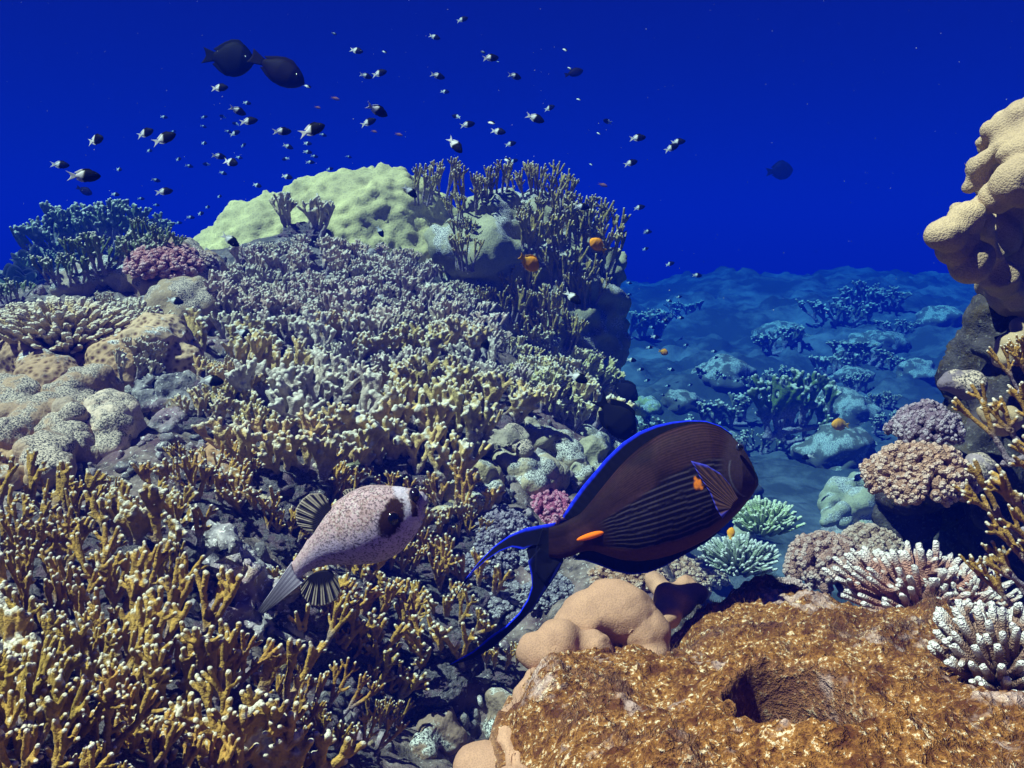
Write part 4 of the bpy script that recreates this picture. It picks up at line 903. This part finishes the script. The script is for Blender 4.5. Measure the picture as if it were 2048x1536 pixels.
# ---- simple fish kinds, unit length 1 facing +X
def fish_proto(kind):
    S = dict(h=.40, w=.10, tail=(.26, .16), cb=(.003,.0025,.003), cr=(.66,.62,.58), split=-.02, fork=.5, dh=.07)
    if kind == 'dark': S.update(h=.66, w=.10, tail=(.20, .15), cb=(.002,.002,.003), cr=(.002,.002,.003), split=-9, fork=.35, dh=.06)
    if kind == 'damsel': S.update(h=.50, w=.11, tail=(.22, .15), cb=(.010,.009,.013), cr=(.010,.009,.013), split=-9, fork=.6, dh=.09)
    if kind == 'orange': S.update(h=.56, w=.12, tail=(.20, .13), cb=(.90,.33,.015), cr=(.90,.42,.03), split=-.1, fork=.3, dh=.07)
    if kind == 'slim': S.update(h=.44, w=.10, tail=(.22, .12), cb=(.006,.003,.004), cr=(.006,.003,.004), split=-9, fork=.15, dh=.04)
    if kind == 'wrasse': S.update(h=.26, w=.09, tail=(.16, .09), cb=(.30,.28,.16), cr=(.30,.28,.16), split=-9, fork=.1, dh=.03)
    if kind == 'anthias': S.update(h=.32, w=.10, tail=(.26, .14), cb=(.55,.14,.05), cr=(.55,.16,.06), split=-9, fork=.7, dh=.06)
    xs0, xs1 = -.24, .5; H = S['h'] / 2
    prof = [(-.24,.24),(-.15,.42),(-.05,.75),(.08,.98),(.18,1.0),(.30,.86),(.40,.58),(.46,.34),(.5,.05)]
    tf = curve([(a, b * H) for a, b in prof]); bf = curve([(a, -b * H * .95) for a, b in prof])
    V, F, t, hb = loft(tf, bf, xs0, xs1, lambda t: S['w'] * np.interp(t, [0, .15, .4, .7, .9, 1], [.15, .4, .85, 1, .65, .08]), 40, 24)
    k = sstep(S['split'] - .03, S['split'] + .03, V[:, 0] - .10 * (hb - .5)); c = lerpc(S['cr'], S['cb'], k)
    if kind == 'wrasse': c = c * (1 - .85 * (np.abs(hb - .55) < .12) - .7 * (np.abs(hb - .2) < .06))[:, None]
    if kind == 'dark': c = c * (1 + .25 * np.sin(hb * 80))[:, None]
    b = MB(); b.add(V, F, c); body = b.mesh("body", M_FISH)
    def fc(u, v, g):
        k2 = sstep(S['split'] - .03, S['split'] + .03, g[:, 0]); return lerpc(S['cr'], S['cb'], k2) * (.85 + .15 * np.sin(u * 90))[:, None]
    tl, tw = S['tail']; fk = tl * S['fork']
    te = [(-.24 - tl, tw), (-.24 - tl + fk * .7, tw * .45), (-.24 - tl + fk, 0), (-.24 - tl + fk * .7, -tw * .45), (-.24 - tl, -tw)]
    tail = strip_fin(te, [(-.22, .25 * H), (-.225, .12 * H), (-.23, 0), (-.225, -.12 * H), (-.22, -.25 * H)], .012, fc, 8, 31).mesh("tail_fin", M_FIN)
    de = [(x, tf(np.array([x]))[0] + S['dh'] * g) for x, g in ((-.20, .1), (-.26, .9), (-.08, 1.1), (.05, .8), (.18, .6), (.26, .1))]
    dor = strip_fin(de, [(x, tf(np.array([x]))[0] * .9) for x in (-.20, -.17, -.08, .05, .18, .26)], .010, fc, 6, 30).mesh("dorsal_fin", M_FIN)
    ae = [(x, bf(np.array([x]))[0] - S['dh'] * g) for x, g in ((-.20, .1), (-.24, .9), (-.10, 1.0), (.02, .5), (.08, .1))]
    an = strip_fin(ae, [(x, bf(np.array([x]))[0] * .9) for x in (-.20, -.17, -.10, .02, .08)], .010, fc, 6, 24).mesh("anal_fin", M_FIN)
    V, F = ico(2); e = MB(); e.add(V * np.array([.030, .012, .030]), F, np.where((np.hypot(V[:, 0], V[:, 2]) < .55)[:, None], np.array([.004,.004,.005])[None], np.array(S['cb'])[None] * 1.5 + .01))
    eye = e.mesh("eye", M_EYE)
    j = MB()                                            # the same fish as one mesh for far, tiny ones
    for me in (body, tail, dor, an):
        a = np.empty(len(me.vertices) * 4); me.color_attributes['col'].data.foreach_get("color", a); j.add(getco(me), [tuple(p.vertices) for p in me.polygons], a.reshape(-1, 4)[:, :3])
    return dict(body=body, tail_fin=tail, dorsal_fin=dor, anal_fin=an, eye=eye, one=j.mesh("fish", M_FISH), w=S['w'], h=S['h'])
KIND = {k: fish_proto(k) for k in ('chromis', 'dark', 'damsel', 'orange', 'slim', 'wrasse', 'anthias')}

def fish(name, kind, px, py, L, face=1, tilt=0, yaw=0, d=None, length=.075, label=None, cat="fish", group=None, parts=None):
    """L: length in photo pixels. face +1 swims right. yaw turns it towards or away from the viewer."""
    K_ = KIND[kind]; dd_ = d or length * FPX / L; lim = hitd(px, py)
    if dd_ > lim - .06: dd_ = lim - .06 - .02 * lim
    s = L * dd_ / FPX
    parts = L > 26 if parts is None else parts
    if face < 0: rot = Matrix.Rotation(-PITCH, 3, 'X') @ Matrix.Rotation(R(tilt), 3, 'Y') @ Matrix.Rotation(math.pi + R(yaw), 3, 'Z')
    else: rot = Matrix.Rotation(-PITCH, 3, 'X') @ Matrix.Rotation(-R(tilt), 3, 'Y') @ Matrix.Rotation(R(yaw), 3, 'Z')
    o = link(name, K_['body'] if parts else K_['one'], None, at(px, py, dd_), rot.to_euler(), s)
    if parts:
        for p in ('tail_fin', 'dorsal_fin', 'anal_fin'): link(p, K_[p], o)
        for sg in (-1, 1): link("eye", K_['eye'], o, (.36, sg * K_['w'] * .72, .05))
    o["_p"] = (px, py)
    if label: tag(o, label, cat, group)
    return o

fish("black_surgeonfish", 'dark', 453, 117, 112, 1, -8, 0, 2.3, label="dark oval fish with pale tail, behind its companion in the open water", group="dark fish pair above the reef")
fish("parrotfish", 'slim', 552, 138, 128, 1, -28, 0, 2.2, label="dark slender fish swimming down at the head of the pair", group="dark fish pair above the reef")
fish("black_damsel", 'damsel', 1228, 832, 125, 1, -48, 10, 1.9, label="black damselfish diving just behind the surgeonfish's back", group="black damselfish")
fish("black_damsel", 'damsel', 1248, 778, 70, 1, -40, 0, 2.9, label="smaller dim black damselfish at the reef edge", group="black damselfish")
fish("black_damsel", 'damsel', 1050, 800, 60, 1, -55, 20, None, .12, label="black damselfish hiding between cream and tan fire corals", group="black damselfish")
fish("orange_damsel", 'orange', 1057, 524, 56, 1, -32, 30, 1.7, label="bright orange damselfish in front of the bommie's shadow", group="orange damselfish")
fish("orange_damsel", 'orange', 1197, 492, 44, -1, 35, 15, 1.9, label="yellow damselfish by the bommie's right fire corals", group="orange damselfish")
fish("orange_damsel", 'orange', 1326, 704, 24, 1, -15, 20, 3.2, label="tiny orange damselfish in the blue right of the bommie", group="orange damselfish")
fish("orange_damsel", 'orange', 1462, 1068, 28, 1, 75, 20, 2.0, label="small orange damselfish below the surgeonfish's chin", group="orange damselfish")
fish("green_damsel", 'orange', 1682, 850, 44, -1, 5, 15, 3.4, label="olive yellow fish over the hazy valley", group=None)
fish("pale_damsel", 'slim', 1147, 146, 40, 1, 15, 0, 3.6, label="faint brown fish high in the blue, behind a thin chromis")
fish("grey_fish", 'dark', 1557, 342, 58, 1, 5, 0, 7., label="ghostly grey fish alone in the blue at right")
fish("olive_fish", 'slim', 168, 381, 36, 1, -25, 0, 4.2, label="small olive fish under the largest left chromis")
fish("striped_wrasse", 'wrasse', 697, 935, 62, -1, -28, 0, None, .10, label="slim striped wrasse hiding among tan fire corals above the puffer")
CH = []   # (px, py, L, face, tilt, yaw)
def z1(l): return [(a * .3418, b * .3418, L * .3418 * 1.08) for a, b, L in l]
skyL = z1([(1285,515,100),(560,820,130),(850,780,110),(960,812,140),(350,965,100),(490,1030,170),(960,1122,95),(1455,710,100),(1390,648,95),(1650,770,105),(1825,762,155),(1280,915,80),(1350,950,105),(1375,780,62),(1445,603,48),(960,685,42),
  (1195,685,38),(1305,683,40),(1190,740,36),(1380,725,42),(1335,770,40),(1195,838,45),(1425,850,40),(875,882,42),(1015,770,32),(1045,932,45),(1107,972,45),(1210,962,45),(1305,1013,45),(1400,922,40),(697,992,50),(912,1055,50),(675,1138,50),(692,1170,36),
  (825,1163,40),(915,1200,36),(875,1220,36),(1285,1150,40),(1215,1212,40),(1175,1250,50),(1115,1272,45),(1045,1305,40),(1685,858,60),(1672,930,45),(1800,840,50),(1800,890,50),(1840,915,42),(1815,950,50),(1890,790,42),(1680,1035,66),(1505,1085,56),(1930,990,42)])
skyM = [(600 + a, b, L) for a, b, L in z1([(330,297,80),(950,115,66),(787,217,66),(1115,340,98),(385,445,70),(465,430,88),(805,445,84),(848,537,52),(1255,447,85),(450,645,132),(400,717,92),(915,682,56),(980,730,86),(1160,770,86),(1375,692,108),(1460,633,66),(1800,712,62),
  (1232,843,66),(1250,943,52),(1975,808,92),(1935,955,82),(285,918,36),(1985,1215,66),(2035,1355,52)])]
farR = [(1293,465,18),(1291,498,15),(1340,528,20),(1258,566,13),(1258,589,12),(1338,602,14),(1330,641,18),(1304,655,13),(1310,674,18),(1299,695,16),(1263,720,21),(1281,739,16),(1342,739,16),(1294,761,14),(1335,772,13),(1394,551,22),(1358,594,13),(1361,636,16),(1428,703,14),(1430,716,14),
        (1473,762,14),(1480,775,11),(1461,786,12),(1508,786,11),(1408,822,16),(1442,846,15),(1325,790,12),(1350,800,13),(1380,770,12),(1400,735,11),(1316,620,12),(1372,690,12)]
rc = random.Random(3)
def school(lst, desc, where, group, dflt=1):
    ob = []
    for a, b, L in lst:
        f = dflt if rc.random() < .9 else -dflt
        ob.append(fish("chromis", 'chromis', a, b, L, f, rc.uniform(-22, 22) + (14 if L * .0 else 0), rc.uniform(-35, 35), None, .048, cat="fish", parts=L > 24))
    name_rows(ob, desc, where, group, "fish", 10)
school(skyL, "black chromis with white tail", "above the left reef", "chromis above the left reef")
school(skyM, "dark-headed chromis with white rear", "above the dome", "chromis above the dome and crest")
school(farR, "tiny far chromis", "over the blue valley", "chromis over the valley")
edge = [(668,67,14),(769,104,13),(966,104,15),(1130,100,16),(1139,137,16),(1157,199,14),(1197,267,13),(1182,329,11),(615,173,18),(983,246,22),(1014,320,18),(996,124,10)]
name_rows([fish("chromis", 'chromis', a, b, L * 1.6, 1, rc.uniform(60, 80), rc.uniform(60, 80), None, .048, parts=False) for a, b, L in edge], "thin silver chromis seen edge-on", "in the open water", "edge-on chromis", "fish", 6)
for a, b, L, f, t, lab in ((460,480,42,1,-35,"black-and-white chromis before the dome's left foot"), (350,602,36,1,-10,"dark chromis over the round speckled lump"), (487,667,40,1,-20,"dark chromis low beside the pale thicket"),
     (422,762,52,1,-5,"dark chromis with white rear beside the frilled rubble"), (820,383,36,1,-40,"black chromis at the dome's right shoulder"), (1155,755,46,1,-25,"chromis with white rear over the cream fire corals"),
     (1145,595,42,1,-40,"chromis with white rear inside the bommie's shadow"), (760,463,26,1,-60,"small dark chromis over the pale lavender thicket"), (1163,414,34,1,0,"black chromis on the bommie's upper right edge"),
     (1190,448,26,1,0,"small black chromis behind the bommie's edge"), (970,697,40,1,80,"pale-tailed chromis pointing up from tan corals"), (768,602,30,1,-60,"white-tailed chromis diving into lavender corals"),
     (910,290,44,1,-50,"whitest chromis, turning above the crest"), (1343,296,32,1,25,"black chromis touching another at upper right"), (1356,284,30,1,5,"upper of two touching chromis at upper right"),
     (1616,914,26,-1,-10,"black fish with white tail over the valley floor"), (1708,959,20,1,0,"small black fish beside the perched boulder coral"), (1611,912,12,-1,0,"speck of a fish close to the white-tailed valley fish")):
    fish("chromis", 'chromis', a, b, L, f, t, rc.uniform(-15, 15), None, .048, lab, "fish", "single chromis near corals")
for a, b, L, lab in ((670,197,20,"blurred pink anthias left of the school's centre"), (797,269,18,"faint red anthias above the dome"), (748,263,14,"faint red anthias beside a chromis"), (640,250,18,"red anthias behind the big chromis above the dome"), (635,215,14,"small red anthias higher above the dome"), (1205,370,22,"faint violet-red anthias right of the crest")):
    fish("anthias", 'anthias', a, b, L, 1, -15, 10, 6.5, .08, lab, "fish", "red anthias in the blue")

# ------------------------------------------------------------------ loose cover: rubble, knobs and the algae fur
def stuff(name, mb, mat): o = link(name, mb.mesh(name, mat)); o["kind"] = "stuff"; return o
mb = MB(); rr_ = random.Random(11); V1, F1 = ico(2)
for poly, n, sz in (([(0,560),(300,500),(450,480),(900,500),(1000,800),(1220,880),(1150,1120),(940,1100),(500,1050),(0,1000)], 2200, 9), ([(0,1000),(500,1050),(940,1100),(1060,1240),(1000,1536),(0,1536)], 900, 12)):
    for _ in range(n):
        x, y = rr_.uniform(0, 1250), rr_.uniform(480, 1536)
        if not inpoly(x, y, poly): continue
        h = hit(x, y, [BV[0]])
        if not h: continue
        s = sz * rr_.uniform(.5, 1.5) * h[0].dot(FWD) / FPX
        q = V1 * np.array([rr_.uniform(.6, 1.3), rr_.uniform(.6, 1.3), rr_.uniform(.5, 1.4)]) * (1 + .5 * vnoise(V1 * 1.7 + rr_.uniform(0, 90), 2))[:, None] * s
        mb.add(q + np.array(h[0] + h[1] * s * .2), F1)
stuff("coral_rubble", mb, M_ROCK)["label"] = "grey and lavender coral rubble between the colonies"
mb = MB()
zz3 = np.stack([Q[:, 0], Q[:, 1], zb], 1); wgt = np.clip(fz_, 0, 1) ** 1.0 * (dd > .01) * (hr > 1.0) + .012 * (dd > 0) * (hr > 1.); idx = np.random.default_rng(2).choice(len(Q), 22000, p=wgt / wgt.sum())
rg = np.random.default_rng(4)
for i in idx:
    p = zz3[i] + rg.normal(0, .0015, 3) * np.array([1, 1, 0]); a = rg.uniform(0, 6.28); h_ = rg.uniform(.003, .009); s = np.array([math.cos(a), math.sin(a), 0]) * .00028
    b = rg.normal(0, .5, 3) * h_; b[2] = abs(b[2]) * .3; top = p + np.array([0, 0, h_]) + b; md = (p + top) / 2 + rg.normal(0, .15, 3) * h_
    cc = np.array([.16,.075,.045]) * rg.uniform(.6, 1.5)
    mb.add([p - s, p + s, md + s * .8, md - s * .8, top], [(0, 1, 2, 3), (3, 2, 4)], cc)
ALG = mb; mb = MB(); V1, F1 = ico(1)
for i in range(420):
    p = at(rr_.uniform(-50, 2100), rr_.uniform(-50, 820), rr_.uniform(1.3, 4.)); mb.add(V1 * rr_.uniform(.0004, .0010) + np.array(p), F1, (.5,.46,.44))
stuff("plankton", mb, M_FIN)["label"] = "pale drifting specks in the water"
mb = ALG; stuff("turf_algae", mb, M_FIN)["label"] = "brown hairy turf algae along the boulder's ridges"

# ------------------------------------------------------------------ the water itself
hz = NT("haze_water"); vol = hz.n("ShaderNodeVolumePrincipled")
vol.inputs['Color'].default_value = (.001, .0085, .18, 1); vol.inputs['Density'].default_value = .30
vol.inputs['Absorption Color'].default_value = (.02, .40, .82, 1)
hz.l(vol.outputs[0], hz.out.inputs['Volume'])
bm = bmesh.new(); bmesh.ops.create_cube(bm, size=1); me = bpy.data.meshes.new("haze"); bm.to_mesh(me); bm.free(); me.materials.append(hz.m)
H = link("haze", me, None, (0, 24, -1.3)); H.scale = (120, 60, 7.8); H["kind"] = "stuff"; H["label"] = "clear blue sea water"

for o in bpy.data.objects:
    if "_p" in o: del o["_p"]
